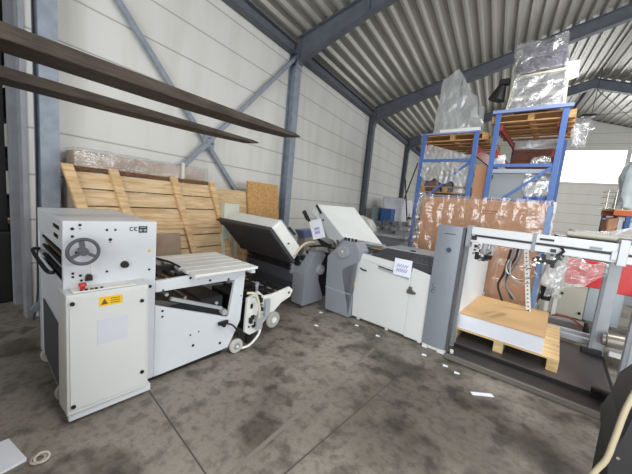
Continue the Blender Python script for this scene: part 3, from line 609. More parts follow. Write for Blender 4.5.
t.part('emblem', MB().torus((-1.035, 3.508, .79), (0, 1, 0), .022, .005, 20, 6).torus((-1.02, 3.505, .75), (0, 1, 0), .022, .005, 20, 6).torus((-1.04, 3.506, .72), (0, 1, 0), .02, .005, 20, 6), mat('badge_grey', 0), parent=col)
t.part('foot', MB().box(-1.08, -1.02, 3.52, 3.60, 0, .055), white)
t.part('foot', MB().box(-.90, -.82, 3.52, 3.60, 0, .055), white)
t.part('foot', MB().box(-1.05, -.85, 3.55, 3.60, 0, .055), white)
# inner side wall of the feeder head
t.part('inner_side_plate', MB().hexa([(-.87, 3.70, .35), (-.83, 3.70, .35), (-.83, 5.50, .30), (-.87, 5.50, .30), (-.87, 3.70, 1.36), (-.83, 3.70, 1.36), (-.83, 5.50, 1.36), (-.87, 5.50, 1.36)]), mat('inner_white', (222, 230, 238), .45))
t.part('chain_guide', MB().box(-.86, -.77, 3.64, 3.70, .1, 1.36), mat('guide_grey', (130, 132, 134), .5, .3))
t.part('rear_support', MB().box(-.87, -.80, 5.4, 5.5, 0, .4).box(-.87, -.80, 3.84, 3.92, 0, .4), alu)
# beam: two profiles with a dark slot
bm_ = t.part('beam', MB().box(-.74, .70, 3.545, 3.64, 1.445, 1.525).box(-.74, .70, 3.545, 3.64, 1.36, 1.425).box(-.74, .70, 3.57, 3.63, 1.42, 1.45), mat('beam_white', (206, 209, 212), .45), bevel=.006)
t.part('beam_slot', MB().box(-.70, .68, 3.540, 3.572, 1.427, 1.443), blk, parent=bm_)
t.part('beam_joint', MB().box(-.195, -.165, 3.535, 3.65, 1.35, 1.53), mgrey, parent=bm_)
t.part('beam_slot', MB().box(-.14, -.03, 3.538, 3.546, 1.475, 1.495), blk, parent=bm_)
t.part('scale_mark', MB().box(.22, .30, 3.538, 3.546, 1.455, 1.475), mgrey, parent=bm_)
t.part('end_bracket', MB().box(.40, .46, 3.52, 3.66, 1.34, 1.56).box(.36, .40, 3.53, 3.6, 1.38, 1.46), alu, parent=bm_, bevel=.004)
t.part('beam_head', MB().box(.46, 1.4, 3.55, 4.3, 1.36, 1.56), mat('head_grey', (128, 130, 136), .45, .2), bevel=.015)
t.part('column_joint', MB().box(-.785, -.74, 3.54, 3.66, 1.30, 1.54), mgrey)
# suction head near column
b = MB(); rr = random.Random(3)
for k in range(26):
    v = -.74+rr.random()*.2; z = 1.16+rr.random()*.26; u = 3.50+rr.random()*.12; a = .012+rr.random()*.025
    b.box(v, v+a*1.5, u, u+a*1.2, z, z+a*1.2)
hd = t.part('suction_head', b, dark)
b = MB()
for k in range(10):
    v = -.73+rr.random()*.2; z = 1.18+rr.random()*.22; b.cyl((v, 3.49, z), (v, 3.55, z), .012, n=10)
t.part('bright_fittings', b, chrome, parent=hd)
t.part('air_cylinder', MB().cyl((-.60, 3.58, 1.24), (-.59, 3.58, 1.36), .03).cyl((-.53, 3.58, 1.25), (-.52, 3.58, 1.36), .024), mgrey2, parent=hd)
t.part('drain_tap', MB().cyl((-.545, 3.55, 1.2), (-.545, 3.55, 1.24), .03, .04), blk, parent=hd)
b = MB()
for k in range(30):
    v = -.18+rr.random()*.2; z = 1.22+rr.random()*.16; u = 3.50+rr.random()*.12; a = .012+rr.random()*.026
    b.box(v, v+a*1.8, u, u+a, z, z+a*1.3)
b.tube([(.0, 3.52, 1.32), (.05, 3.51, 1.4), (.03, 3.51, 1.43)], .014)
hd = t.part('guide_carriage', b, blk)
b = MB()
for k in range(9):
    v = -.16+rr.random()*.16; z = 1.22+rr.random()*.12; b.cyl((v, 3.48, z), (v, 3.53, z), .009, n=10)
t.part('bright_fittings', b, chrome, parent=hd)
for k, (va, vb) in enumerate(((-.34, -.40), (-.31, -.37), (-.28, -.34))):
    t.part('hanging_hose', MB().tube(spline([(va, 3.7, 1.36), (va-.01, 3.75, 1.25), (vb, 3.9, 1.1), (vb-.01-.03*k, 4.2, .85), (vb+.02, 4.6, .60)]), .011), cable if k % 2 else mgrey, smooth=True)
t.part('hose_loop', MB().tube(spline([(-.35, 3.66, 1.20), (-.33, 3.66, 1.06), (-.24, 3.66, 1.00), (-.16, 3.66, 1.02)]), .008), mgrey2, smooth=True)
t.part('pressure_hose', MB().tube(spline([(-.40, 4.0, 1.30), (-.44, 4.1, 1.0), (-.50, 4.3, .8), (-.46, 4.6, .55)]), .014), cable, smooth=True)
t.part('hose_loop', MB().tube(spline([(-.37, 3.7, 1.22), (-.38, 3.7, 1.10), (-.28, 3.7, 1.03), (-.18, 3.7, 1.06), (-.14, 3.7, 1.10)]), .009).tube([(-.38, 3.7, 1.18), (-.17, 3.7, 1.16)], .007), chrome, smooth=True)
# perforated strip
b = MB().bar((-.33, 5.0, 1.28), (-.17, 5.0, .38), .055, .02)
rl = t.part('perforated_rail', b, white)
b = MB()
for k in range(16):
    a = (k+.5)/16; p = Vector((-.33, 5.0, 1.28)).lerp(Vector((-.17, 5.0, .38)), a); b.cyl(p+Vector((0, -.012, 0)), p+Vector((0, -.03, 0)), .009, n=8)
t.part('rail_hole', b, dark, parent=rl)
# posts and rails
def post(v, u, z0, z1, wd=.11): return MB().box(v, v+wd, u, u+.09, z0, z1)
t.part('rear_post', post(.52, 5.05, .0, 1.42, .115), alu, bevel=.008)
t.part('front_post', post(.585, 3.50, 0, 1.36, .10), alu, bevel=.008)
t.part('post_edge', MB().box(.56, .585, 3.50, 3.58, .02, 1.36), mgrey)
t.part('post_edge', MB().box(.49, .52, 5.0, 5.12, .02, 1.38), mgrey)
t.part('side_rail', MB().box(.62, .65, 3.6, 5.05, .01, .05), dark)
t.part('top_side_rail', MB().box(.52, .62, 3.64, 5.05, 1.36, 1.44), alu)
t.part('front_rail', MB().box(-.80, .60, 3.44, 3.52, .005, .04).box(-.80, .56, 3.445, 3.46, .04, .055), mat('rail_worn', (112, 108, 102), .5, .3), bevel=.004)
t.part('front_channel', MB().box(-.80, .56, 3.52, 3.84, .002, .012), mat('oily_channel', (44, 42, 40), .4))
t.part('lifting_platform', MB().box(-.84, .62, 3.86, 5.10, .02, .05), mat('platform_grey', (88, 84, 84), .45, .2, var=.15), bevel=.004)
t.part('platform_edge', MB().box(-.84, .62, 3.845, 3.86, .005, .05), blk)
t.part('black_stop', MB().box(.46, .60, 3.84, 3.90, .05, .10), blk, bevel=.01)
t.part('black_stop', MB().box(.42, .62, 4.98, 5.04, .05, .12), blk, bevel=.01)
t.part('rear_rail', MB().box(-.1, .55, 5.2, 5.28, .10, .17).box(-.1, .55, 5.34, 5.39, .14, .20), alu, bevel=.004)
t.part('oil_bolt', MB().cyl((-.76, 3.60, .02), (-.76, 3.60, .06), .02, n=10), white)

# pallet with paper stack
def pallet(name, label, base, v0, v1, u0_, u1_, z0, machine, m1, group=None, nb=7, along=False):
    t = Thing(name, label, 'pallet', base, machine, group)
    H = .144; n = nb; bw = .138 if nb == 9 else .11
    for k in range(n):
        a = v0+(v1-v0-.10)*k/(n-1)
        t.part('deck_board', MB().box(v0, v1, u0_+(u1_-u0_-.11)*k/(n-1), u0_+(u1_-u0_-.11)*k/(n-1)+bw, z0+H-.022, z0+H), m1, bevel=.002)
    for a in (v0, (v0+v1)/2-.05, v1-.10):
        t.part('cross_board', MB().box(a, a+.10, u0_, u1_, z0+H-.044, z0+H-.022), m1)
        for c in (u0_, (u0_+u1_)/2-.06, u1_-.12): t.part('block', MB().box(a, a+.10, c, c+.12, z0+.022, z0+H-.044), m1, bevel=.003)
        if not along: t.part('bottom_board', MB().box(a, a+.10, u0_, u1_, z0, z0+.022), m1)
    if along:
        for c in (u0_, (u0_+u1_)/2-.06, u1_-.12): t.part('bottom_board', MB().box(v0, v1, c, c+.12, z0, z0+.022), m1)
    return t
pallet('wooden_pallet', 'pale wooden pallet under the paper stack on the lifting platform', (-.35, 4.6, .05), -.92, .20, 4.02, 5.32, .05, True, woodl, nb=9)
single('paper_stack', MB().box(-.91, .045, 4.03, 5.20, .194, .385), paper, 'stack of white paper sheets on the pale wooden pallet', 'paper stack', (-.4, 4.6, .194), bevel=.002)
single('cover_board', MB().box(-.92, .05, 4.02, 5.22, .385, .397), kraft, 'brown board lying on top of the white paper stack', 'board', (-.4, 4.6, .385))

# wrapped crate behind feeder
t = Thing('wrapped_crate', 'huge cardboard box wrapped in shiny clear film behind the feeder beam', 'box', (-1.2, 6.0, 0))
t.part('cardboard_box', MB().box(-2.12, -.17, 5.66, 6.5, .14, 1.93), cardb, bevel=.01)
t.part('box_pallet', MB().box(-2.1, -.2, 5.7, 6.46, 0, .022).box(-2.1, -.2, 5.7, 5.82, .022, .14).box(-2.1, -.2, 6.0, 6.12, .022, .14).box(-2.1, -.2, 6.34, 6.46, .022, .14), woodp)
def crum(x, y, z, f=2.2, s=0): return noise.turbulence(Vector((x*f+s, y*f, z*f)), 4, True)
def front(a, c):
    v = -2.26+2.12*a; z = .10+1.88*c; z2 = z
    fold = .05*abs(math.sin(a*34+3*c+2.2*crum(v, 0, z)))*(1-a)**2*(1 if c < .93 else .4)
    d = .03+.035*crum(v, 0, z, 1.5)+fold
    if a < .12: v -= .10*(1-c)*(1-a/.12)
    return Vector((v, 5.65-d, z2))
t.part('film_front', MB().sheet(front, 110, 90), f_wrap, smooth=True)
t.part('film_top', MB().sheet(lambda a, c: Vector((-2.2+2.05*a, 5.6+.95*c, 1.95+.04*crum(a*2, c, 0, 3))), 50, 20), f_wrap, smooth=True)
t.part('film_left', MB().sheet(lambda a, c: Vector((-2.16-.10*(1-c)-.05*crum(0, a, c*2, 3), 5.6+.95*a, .1+1.86*c)), 20, 50), f_clear, smooth=True)
t.part('film_right', MB().sheet(lambda a, c: Vector((-.14+.05*crum(0, a, c*2, 3), 5.6+.95*a, .1+1.86*c)), 20, 50), f_white, smooth=True)
t.part('film_knot', MB().sheet(lambda a, c: Vector((-2.02+.10*math.cos(6.28*a)*(.35+c)+.02*math.sin(30*a), 5.56+.07*math.sin(6.28*a)*(.35+c), 1.86+.14*c)), 40, 6), f_wrap, smooth=True)
t.part('corner_strip', MB().box(-.20, -.13, 5.60, 5.66, .15, 1.9), bluel)
t.part('shipping_print', MB().box(-1.05, -.75, 5.655, 5.66, 1.74, 1.755).box(-1.05, -.9, 5.655, 5.66, 1.70, 1.71).box(-.78, -.75, 5.655, 5.66, 1.66, 1.75), mat('print_brown2', (140, 96, 64), .6))

# ---------------------------------------------------------------- pallet racks
def blob(x0, x1, y0, y1, z0, z1, amp, fr, seed, n=14):
    b = MB(); b.box(x0, x1, y0, y1, z0, z1)
    bmesh.ops.subdivide_edges(b.bm, edges=b.bm.edges, cuts=n, use_grid_fill=True); return b.crumple(amp, fr, seed)
def rack(name, label, v0, v1, u0_, ztop, zmid, zlow, diag, ydepth=2.7):
    t = Thing(name, label, 'rack', ((v0+v1)/2, u0_, 0))
    for uu in (u0_, u0_+ydepth):
        for v in (v0, v1-.09):
            up_ = t.part('upright', MB().box(v, v+.09, uu, uu+.07, 0, ztop), blue, bevel=.004)
        for z in (.4, zlow, zmid):
            t.part('frame_strut', MB().box(v0+.09, v1-.09, uu+.01, uu+.05, z-.03, z+.03), blue)
        t.part('frame_brace', MB().bar((v0+.3, uu+.03, zlow-.0), (v1-.08, uu+.03, zmid-.02), .03, .05), blue)
        t.part('frame_brace', MB().bar((v0+.08, uu+.03, .42), (v1-.08, uu+.03, zlow-.02), .03, .05), blue)
    for z in (ztop-.26, zmid+.22, .9):
        for v in (v0+.0, v1-.05): t.part('load_beam', MB().box(v+.02 if z < 2 else (v0+.095 if v == v0 else v1-.135), v+.06 if z < 2 else (v0+.135 if v == v0 else v1-.095), u0_+.07, u0_+ydepth, z-.06, z+.06), redb if z > 2 else orange)
    return t
rA = rack('pallet_rack', 'lower blue pallet rack on the left holding bagged goods', -2.80, -1.60, 6.92, 3.42, 2.82, 2.0, 1)
rB = rack('pallet_rack', 'taller blue pallet rack on the right with grey sheet panel', -1.34, -.20, 6.92, 3.72, 2.70, 2.0, 1)
rA.part('top_rail', MB().box(-2.85, -1.55, 6.93, 6.98, 3.40, 3.43), mat('pale_blue_rail', (132, 148, 196), .5))
rB.part('top_rail', MB().box(-1.40, -.15, 6.90, 6.97, 3.72, 3.78), mat('pale_blue_rail', 0))
def rpallet(label, v0, v1, u0_, z, m1=woodp):
    return pallet('rack_pallet', label, ((v0+v1)/2, u0_, z), v0, v1, u0_, u0_+.8, z, True, m1, 'pallets in the blue racks', 7, True)
rpallet('wooden pallet at the top front of the lower blue rack', -2.85, -1.45, 7.0, 3.25)
rpallet('wooden pallet behind the front one on top of the lower rack', -2.85, -1.45, 7.85, 3.25)
rpallet('wooden pallet at the top front of the taller blue rack', -1.42, -.10, 7.0, 3.55)
rpallet('wooden pallet behind the front one on top of the taller rack', -1.42, -.10, 7.85, 3.55)
rpallet('wooden pallet inside the lower rack behind the bagged goods', -2.75, -1.6, 7.1, 2.9-.8)
single('wooden_crate', MB().box(-1.20, -.32, 8.9, 9.5, 2.75, 3.35).box(-1.22, -.30, 8.87, 8.9, 2.9, 2.96).box(-1.22, -.30, 8.87, 8.9, 3.1, 3.16).box(-1.22, -.30, 8.87, 8.9, 3.3, 3.36), mat('red_brown_crate', (120, 72, 56), .7, var=.2),
       'dark red-brown wooden crate deep inside the taller blue rack', 'crate', (-.75, 9.2, 2.75))
single('film_bundle', blob(-1.2, -.32, 8.85, 9.5, 3.38, 3.66, .03, 2, 3, 8), f_white, 'white film wrapped bundle on the red-brown crate in the taller rack', 'bundle', (-.75, 9.2, 3.38), smooth=True)
single('shelf_panel', MB().box(-1.26, -.28, 7.03, 7.8, 2.56, 2.64), mat('pale_shelf', (176, 186, 200), .5), 'pale shelf panel behind the blue strut of the taller rack', 'panel', (-.75, 7.4, 2.56))
single('sheet_panel', MB().box(-1.24, -.66, 7.05, 7.10, 1.6, 2.55), mat('panel_grey', (140, 148, 152), .4), 'grey sheet panel standing upright inside the taller rack', 'panel', (-.9, 7.05, 1.6))
single('film_bag', blob(-.66, -.30, 7.05, 7.6, 1.75, 2.58, .08, 4, 3), f_clear, 'clear film bag beside the grey panel in the taller rack', 'bag', (-.5, 7.3, 1.75), smooth=True)
single('folded_tarp', blob(-.66, -.26, 7.0, 7.3, 1.98, 2.12, .05, 6, 9), blue, 'dark blue folded tarpaulin low in the taller rack', 'tarp', (-.5, 7.1, 1.98), smooth=True)
single('plastic_pouch', blob(-1.28, -1.1, 7.02, 7.2, 2.70, 2.93, .05, 6, 5, 8), f_white, 'small white plastic pouch in the corner of the taller rack', 'bag', (-1.2, 7.1, 2.7), smooth=True)
single('plastic_pouch', blob(-.62, -.34, 7.02, 7.2, 2.74, 2.88, .05, 6, 7, 8), f_clear, 'crumpled clear pouch on the blue strut of the taller rack', 'bag', (-.5, 7.1, 2.74), smooth=True)
b = MB().sheet(lambda a, c: Vector((-2.72+1.02*a, 6.98-.1*c+.05*crum(a*3, 0, c*2, 3), 3.22-.30*a-.75*c*(1-.2*a)-.1*abs(math.sin(a*9))*c)), 44, 26)
single('draped_film', b, f_haze, 'hazy film draped over the goods in the lower blue rack', 'plastic film', (-2.2, 7.0, 2.4), smooth=True)
for k, (a, c, z, m_, lb) in enumerate(((-2.68, -2.5, 2.1, mat('plum_fabric', (110, 88, 92), .8), 'dull purple bag at the left inside the lower rack'), (-2.5, -2.34, 2.1, cardg, 'narrow brown carton inside the lower rack'), (-2.32, -2.05, 2.1, mat('slate_bag', (104, 102, 112), .7), 'slate coloured bag in the middle of the lower rack'), (-2.02, -1.72, 2.1, f_white, 'white bagged bundle at the right inside the lower rack'))):
    single('stored_bag', blob(a, c, 7.15, 7.5, z, z+.62-.05*k, .06, 4, k*3, 8), m_, lb, 'bag', ((a+c)/2, 7.3, z), smooth=True)
single('cardboard_carton', MB().box(-1.58, -1.36, 7.0, 7.4, 2.0, 2.72), cardb, 'tall cardboard carton in the gap between the two blue racks', 'box', (-1.47, 7.2, 2.0), bevel=.006)
# things on top of the racks
t = Thing('film_wrapped_board_stack', 'tall hazy film-wrapped bundle standing on top of the lower rack', 'bundle', (-2.1, 7.4, 3.42))
b = MB(); ZT = 3.43
b.hexa([(-2.66, 7.15, ZT), (-2.12, 7.12, ZT), (-2.12, 7.9, ZT), (-2.6, 7.9, ZT), (-2.58, 7.15, 4.70), (-2.26, 7.15, 4.84), (-2.2, 7.6, 4.7), (-2.5, 7.6, 4.6)])
bmesh.ops.subdivide_edges(b.bm, edges=b.bm.edges, cuts=16, use_grid_fill=True); b.crumple(.035, 3.5, 1)
t.part('film', b, f_haze)
b = MB().hexa([(-2.16, 7.25, ZT), (-1.60, 7.25, ZT), (-1.60, 7.9, ZT), (-2.16, 7.9, ZT), (-2.2, 7.3, 4.68), (-1.86, 7.3, 4.25), (-1.9, 7.7, 4.2), (-2.2, 7.7, 4.5)])
bmesh.ops.subdivide_edges(b.bm, edges=b.bm.edges, cuts=16, use_grid_fill=True); b.crumple(.06, 3.0, 5)
t.part('loose_film', b, f_haze)
t.part('wrapped_panels', MB().box(-2.5, -2.2, 7.35, 7.4, ZT, 4.55).box(-2.42, -2.2, 7.5, 7.54, ZT, 4.5).box(-2.10, -1.72, 7.5, 7.65, ZT, 4.1), mat('foggy_grey', (176, 180, 180), .6), bevel=.01)
t.part('white_board', MB().box(-2.45, -1.62, 7.02, 7.1, ZT+.01, ZT+.09), white)
t = Thing('wrapped_machine', 'film-wrapped white framed machine standing on top of the taller rack', 'machine', (-.8, 7.4, 3.74))
ZB = 3.78
fr = t.part('white_frame', MB().bar((-1.20, 7.1, ZB), (-1.13, 7.1, 4.42), .05, .05).bar((-.30, 7.1, ZB), (-.34, 7.1, 4.45), .05, .05).bar((-1.15, 7.1, 4.42), (-.33, 7.1, 4.45), .05, .06)
       .bar((-1.18, 7.1, 4.02), (-.34, 7.1, 4.06), .03, .07).bar((-1.20, 7.1, ZB+.04), (-.30, 7.1, ZB+.05), .04, .07).bar((-1.16, 7.1, 4.24), (-.34, 7.1, 4.27), .03, .03), mat('white_timber', (214, 208, 192), .6), bevel=.004)
t.part('wrapped_load', blob(-1.12, -.38, 7.18, 7.8, ZB+.06, 4.40, .05, 3, 2), mat('lilac_load', (122, 116, 142), .6, var=.4, vscale=8), smooth=True)
t.part('upper_load', blob(-1.10, -.44, 7.15, 7.8, 4.50, 4.98, .07, 3, 4), mat('lilac_load', 0), smooth=True)
t.part('black_corner', MB().box(-1.16, -1.05, 7.08, 7.15, 4.56, 4.76), blk)
b = blob(-1.18, -.40, 7.05, 7.9, 4.46, 5.08, .07, 2, 6, 20); t.part('film_hood', b, f_clear, smooth=True)
b = blob(-1.16, -.34, 7.04, 7.07, ZB+.05, 4.42, .03, 5, 8, 20); t.part('film_skirt', b, f_clear, smooth=True)
t.part('white_panel', MB().hexa([(-.36, 7.3, 4.3), (-.18, 7.4, 4.4), (-.18, 7.44, 4.4), (-.36, 7.34, 4.3), (-.42, 7.3, 4.66), (-.20, 7.4, 4.70), (-.20, 7.44, 4.70), (-.42, 7.34, 4.66)]), white)
single('lamp_reflector', MB().box(-1.42, -1.24, 7.1, 7.25, 4.36, 4.46).cyl((-1.36, 7.2, 4.38), (-1.44, 7.2, 4.08), .07, .16), dark, 'dark lamp reflector beside the wrapped machine on top of the taller rack', 'lamp', (-1.36, 7.2, 3.9))

# hanging high bay lamp
t = Thing('high_bay_lamp', 'black topped glass lamp hanging in front of the end window', 'lamp', (2.22, 14, 5.2), False)
t.part('ballast', MB().box(2.03, 2.42, 13.9, 14.1, 5.46, 5.54), blk)
t.part('reflector', MB().cyl((2.22, 14, 5.05), (2.22, 14, 5.46), .26, .10, n=24), film('lamp_glass', (230, 232, 235), .3, .1, 4, .1, 0, .15))
t.part('hanger_rod', MB().tube([(2.3, 14, 5.5), (2.36, 14, 7.1)], .01), cable)

# ---------------------------------------------------------------- along the left wall
def WB(x0, x1, y0, y1, z0, z1): return MB().box(x0, x1, y0, y1, z0, z1)
t = Thing('wrapped_boxes', 'film-wrapped brown cardboard bundle standing against the wall behind the crate panel', 'box', (-4.2, 2.3, 0), False)
t.part('cardboard', WB(-4.26, -4.02, 1.36, 3.05, 0, 1.96), cardg, bevel=.01)
b = blob(-4.28, -3.99, 1.34, 3.08, 1.0, 1.99, .02, 3, 1, 16); t.part('film', b, f_thin, smooth=True)
t.part('binding_strap', WB(-4.0, -3.975, 2.62, 2.66, 1.5, 2.02), cream)
# leaning crate side: boards and posts
t = Thing('crate_side_panel', 'big pine crate side with vertical battens leaning on the wall behind the left machine', 'crate panel', (-3.7, 2.2, 0), False)
top = Vector((-3.98, 0, 1.76)); bot = Vector((-3.66, 0, 0)); dz = (bot-top)
def PP(y, s, off=0): return top+dz*s+Vector((off, y+.40*s, 0))
for k in range(9):
    s0 = .02+k*.108; s1 = s0+.10
    t.part('board', MB().hexa([PP(1.24, s1), PP(1.24, s1, .02), PP(3.16, s1, .02), PP(3.16, s1), PP(1.24, s0), PP(1.24, s0, .02), PP(3.16, s0, .02), PP(3.16, s0)]), woodh, bevel=.002)
for y in (1.22, 1.66, 2.42, 3.06):
    t.part('batten', MB().hexa([PP(y, 1, .02), PP(y, 1, .07), PP(y+.1, 1, .07), PP(y+.1, 1, .02), PP(y, -.02, .02), PP(y, -.02, .07), PP(y+.1, -.02, .07), PP(y+.1, -.02, .02)]), wood, bevel=.003)
t.part('top_rail', MB().bar(PP(1.24, -.0, 0), PP(3.1, -.0, 0), .05, .05), woodd)
t.part('lower_rail', MB().bar(PP(1.24, .36, .04), PP(3.1, .36, .04), .03, .10), wood)
single('cardboard_sheet', MB().hexa([(-3.62, 2.1, .3), (-3.60, 2.1, .3), (-3.60, 2.46, .3), (-3.62, 2.46, .3), (-3.72, 2.08, 1.03), (-3.70, 2.08, 1.03), (-3.70, 2.44, 1.03), (-3.72, 2.44, 1.03)]), cardg,
       'brown cardboard sheet leaning on the crate side behind the white table', 'cardboard', (-3.66, 2.3, .3), False)
for i, (y0_, y1_, z1_, x_, m_, nm, lb, ct) in enumerate(((3.26, 4.2, 1.70, -4.15, woodh, 'plank_panel', 'pine plank panel leaning on the wall between crate side and particle board', 'wood panel'),
                                  (4.05, 4.95, 1.90, -4.12, osb, 'particle_board', 'speckled particle board standing against the wall by the steel column', 'board'),)):
    b = MB()
    b.hexa([(x_+.25, y0_, 0), (x_+.28, y0_, 0), (x_+.28, y1_, 0), (x_+.25, y1_, 0), (x_, y0_, z1_), (x_+.03, y0_, z1_), (x_+.03, y1_, z1_), (x_, y1_, z1_)])
    single(nm, b, m_, lb, ct, (x_+.2, y0_, 0), False)
single('pale_carton', WB(-3.95, -3.75, 3.24, 3.56, .55, 1.47), mat('pale_green_card', (196, 200, 186), .7), 'pale greenish carton between the crate side and the raised cover', 'box', (-3.85, 3.4, .55), False)
b = MB()
for y in (3.40, 3.55, 3.72): b.box(-3.8, -3.74, y, y+.07, .0, 1.2)
b.box(-3.8, -3.76, 3.36, 3.8, .86, .94).box(-3.8, -3.76, 3.36, 3.8, .5, .58)
single('pine_stand', b, wood, 'small upright pine frame standing behind the raised dark cover', 'wood frame', (-3.77, 3.6, 0), False)
b = MB()
for k in range(5): b.bar((-3.9+.04*k, 4.3+.25*k, .0), (-4.1+.02*k, 4.1+.2*k, 1.55-.08*k), .03, .03)
single('leaning_strips', b, mat('green_strip', (96, 104, 76), .6), 'dark green strips leaning behind the raised cover', 'strips', (-3.9, 4.5, 0), False)
t = Thing('storage_bin', 'small blue plastic bin behind the paper note on the lever', 'bin', (-3.6, 5.5, 0), False)
t.part('bin_body', MB().hexa([(-3.65, 5.25, .82), (-3.5, 5.25, .82), (-3.5, 5.8, .82), (-3.65, 5.8, .82), (-3.7, 5.15, .99), (-3.45, 5.15, .99), (-3.45, 5.85, .99), (-3.7, 5.85, .99)]), mat('bin_blue', (112, 122, 166), .5), bevel=.01)
t.part('bin_stand', WB(-3.7, -3.5, 5.3, 5.8, 0, .82), mat('stand_grey', (150, 146, 138), .6))

# far machines by the wall (background)
t = Thing('cloth_covered_machine', 'small machine under a white cloth by the wall far beyond the folding unit', 'machine', (-3.6, 12.2, 0), False)
t.part('cloth', blob(-3.95, -3.1, 11.4, 12.6, 1.1, 2.03, .10, 1.6, 4, 12), offw, smooth=True)
t.part('stand', WB(-3.8, -3.2, 11.7, 12.5, 0, 1.1), alu)
t = Thing('blue_panelled_machine', 'machine with glass and blue panels left of the white cloth', 'machine', (-3.7, 10.8, 0), False)
t.part('glass_panel', WB(-3.95, -3.9, 10.3, 11.3, .9, 1.62), mat('tinted_glass', (120, 134, 136), .2))
t.part('blue_panel', WB(-3.8, -3.4, 10.9, 11.4, .7, 1.6), mat('navy_panel', (50, 92, 150), .5))
t.part('lower_body', WB(-3.9, -3.3, 10.3, 11.5, 0, .9), white)
t = Thing('white_cabinet', 'pale cabinet with black bars on top left of the blue rack', 'cabinet', (-3.0, 12.5, 0), False)
t.part('cabinet_body', WB(-3.3, -2.5, 12.3, 13.2, .2, 1.25), cream)
t.part('top_bar', WB(-3.3, -2.5, 12.28, 12.32, 1.25, 1.33), dark); t.part('base_bar', WB(-3.3, -2.5, 12.2, 12.3, .12, .22), blk)
for k in range(3): t.part('small_lever', MB().cyl((-3.1+.2*k, 12.4, 1.3), (-3.1+.2*k, 12.4, 1.5), .02, n=10), dark)
for k, (a, c) in enumerate((((-3.2, 11.5, 2.8), (-2.95, 11.6, 1.2)), ((-2.85, 11.7, 3.45), (-3.35, 11.6, 1.3)))):
    single('leaning_rod', MB().tube([a, c], .025), dark, ['short dark rod leaning left of the blue rack', 'long dark rod slanting to the left beside the blue rack'][k], 'rod', c, False)
b = MB(); rr = random.Random(5)
for k in range(26):
    x = -3.2+rr.random()*1.2; y = 7.6+rr.random()*2; z = .95+rr.random()*.2; b.box(x, x+.05+.15*rr.random(), y, y+.1+.15*rr.random(), z, z+.05+.1*rr.random())
t = Thing('cluttered_bench', 'bench full of small metal machine parts behind the folding unit', 'bench', (-2.7, 8.5, 0), False)
t.part('bench_top', WB(-3.3, -1.9, 7.4, 9.8, .88, .94), alu); t.part('bench_body', WB(-3.2, -2.0, 7.5, 9.7, 0, .88), mgrey)
t.part('machine_parts', b, mat('mixed_metal', (150, 150, 152), .35, .4, rgb2=(60, 60, 62), vscale=5))
t.part('white_hopper', MB().hexa([(-3.2, 7.6, .95), (-2.8, 7.6, .95), (-2.8, 8.0, .95), (-3.2, 8.0, .95), (-3.3, 7.6, 1.35), (-3.0, 7.6, 1.25), (-3.0, 8.0, 1.25), (-3.3, 8.0, 1.35)]), white)

# ---------------------------------------------------------------- left store room: bin with wood, dark rack
t = Thing('black_bin', 'large black bin full of wood offcuts in the doorway at the left', 'bin', (-5.4, .8, 0), False)
t.part('bin_body', MB().box(-6.6, -5.1, .2, 1.22, 0, .92), blk, bevel=.03)
rr = random.Random(9)
for k in range(14):
    x = -6.2+rr.random()*.9; y = .3+rr.random()*.8; z = .93+rr.random()*.22; a = rr.random()*3.14; l = .25+rr.random()*.3
    d = Vector((math.cos(a), math.sin(a), rr.random()*.6-.2))*l/2
    single('wood_offcut', MB().bar(Vector((x, y, z))-d, Vector((x, y, z))+d, .09, .04), woodl if k % 2 else woodp, 'sawn piece of pale wood lying in the black bin', 'wood offcut', (x, y, z), False, group='wood offcuts in the black bin')
t = Thing('storage_rack', 'dark rack crowded with timber in the room behind the doorway', 'rack', (-6.2, 1.5, 0), False)
for x, y in ((-5.35, .98), (-7.6, .98), (-5.35, 2.2), (-7.6, 2.2)): t.part('upright', WB(x, x+.1, y, y+.1, 0, 4), dark)
t.part('upright', WB(-5.05, -4.95, 1.06, 1.15, 0, 4), steel_l)
for z in (1.3, 1.9, 2.6, 3.3):
    t.part('shelf', WB(-7.6, -5.3, 1.1, 2.2, z, z+.06), dark)
rr = random.Random(4); names = 0
for z, zn in ((1.36, 'lowest'), (1.96, 'middle'), (2.66, 'upper')):
    for k, (m_, cn) in enumerate(((woodp, 'brown'), (cream, 'pale'))):
        x = -5.75+.35*k-.1*(z > 2); h = .2+.1*k
        single('stored_timber', WB(x-.3, x, 1.15, 1.9, z, z+h), m_, '%s block of timber on the %s shelf of the dark rack in the doorway' % (cn, zn), 'timber', (x, 1.5, z), False, group='timber on the dark rack')

# ---------------------------------------------------------------- right background: red machine
t = Thing('red_machine', 'red and cream machine behind the feeder posts, draped in clear film', 'machine', (.4, 6.3, 0))
t.part('red_guard', MB().box(.12, .60, 5.98, 6.02, .74, 1.14), red, bevel=.01)
t.part('red_guard', MB().box(.72, 1.6, 5.98, 6.02, .72, 1.18), red, bevel=.01)
t.part('cream_body', MB().box(-.08, .46, 6.05, 6.7, .20, .72), cream, bevel=.01)
t.part('grey_panel', MB().box(.46, .66, 6.03, 6.7, .22, .74), mat('zinc_sheet', (164, 176, 182), .4, .4), bevel=.004)
t.part('grey_panel', MB().box(.70, .84, 5.99, 6.5, .22, .72), mat('zinc_sheet', 0), bevel=.004)
t.part('upper_body', MB().box(.0, 1.6, 6.1, 6.8, .72, 1.2), mat('body_grey', (120, 122, 126), .5))
t.part('lower_case', MB().box(-.12, .5, 5.9, 6.5, .0, .19), mat('case_grey', (136, 130, 126), .5))
t.part('black_latch', MB().cyl((.41, 6.04, .30), (.41, 6.0, .30), .02, n=12).cyl((.17, 6.04, .56), (.17, 6.0, .56), .018, n=12), blk)
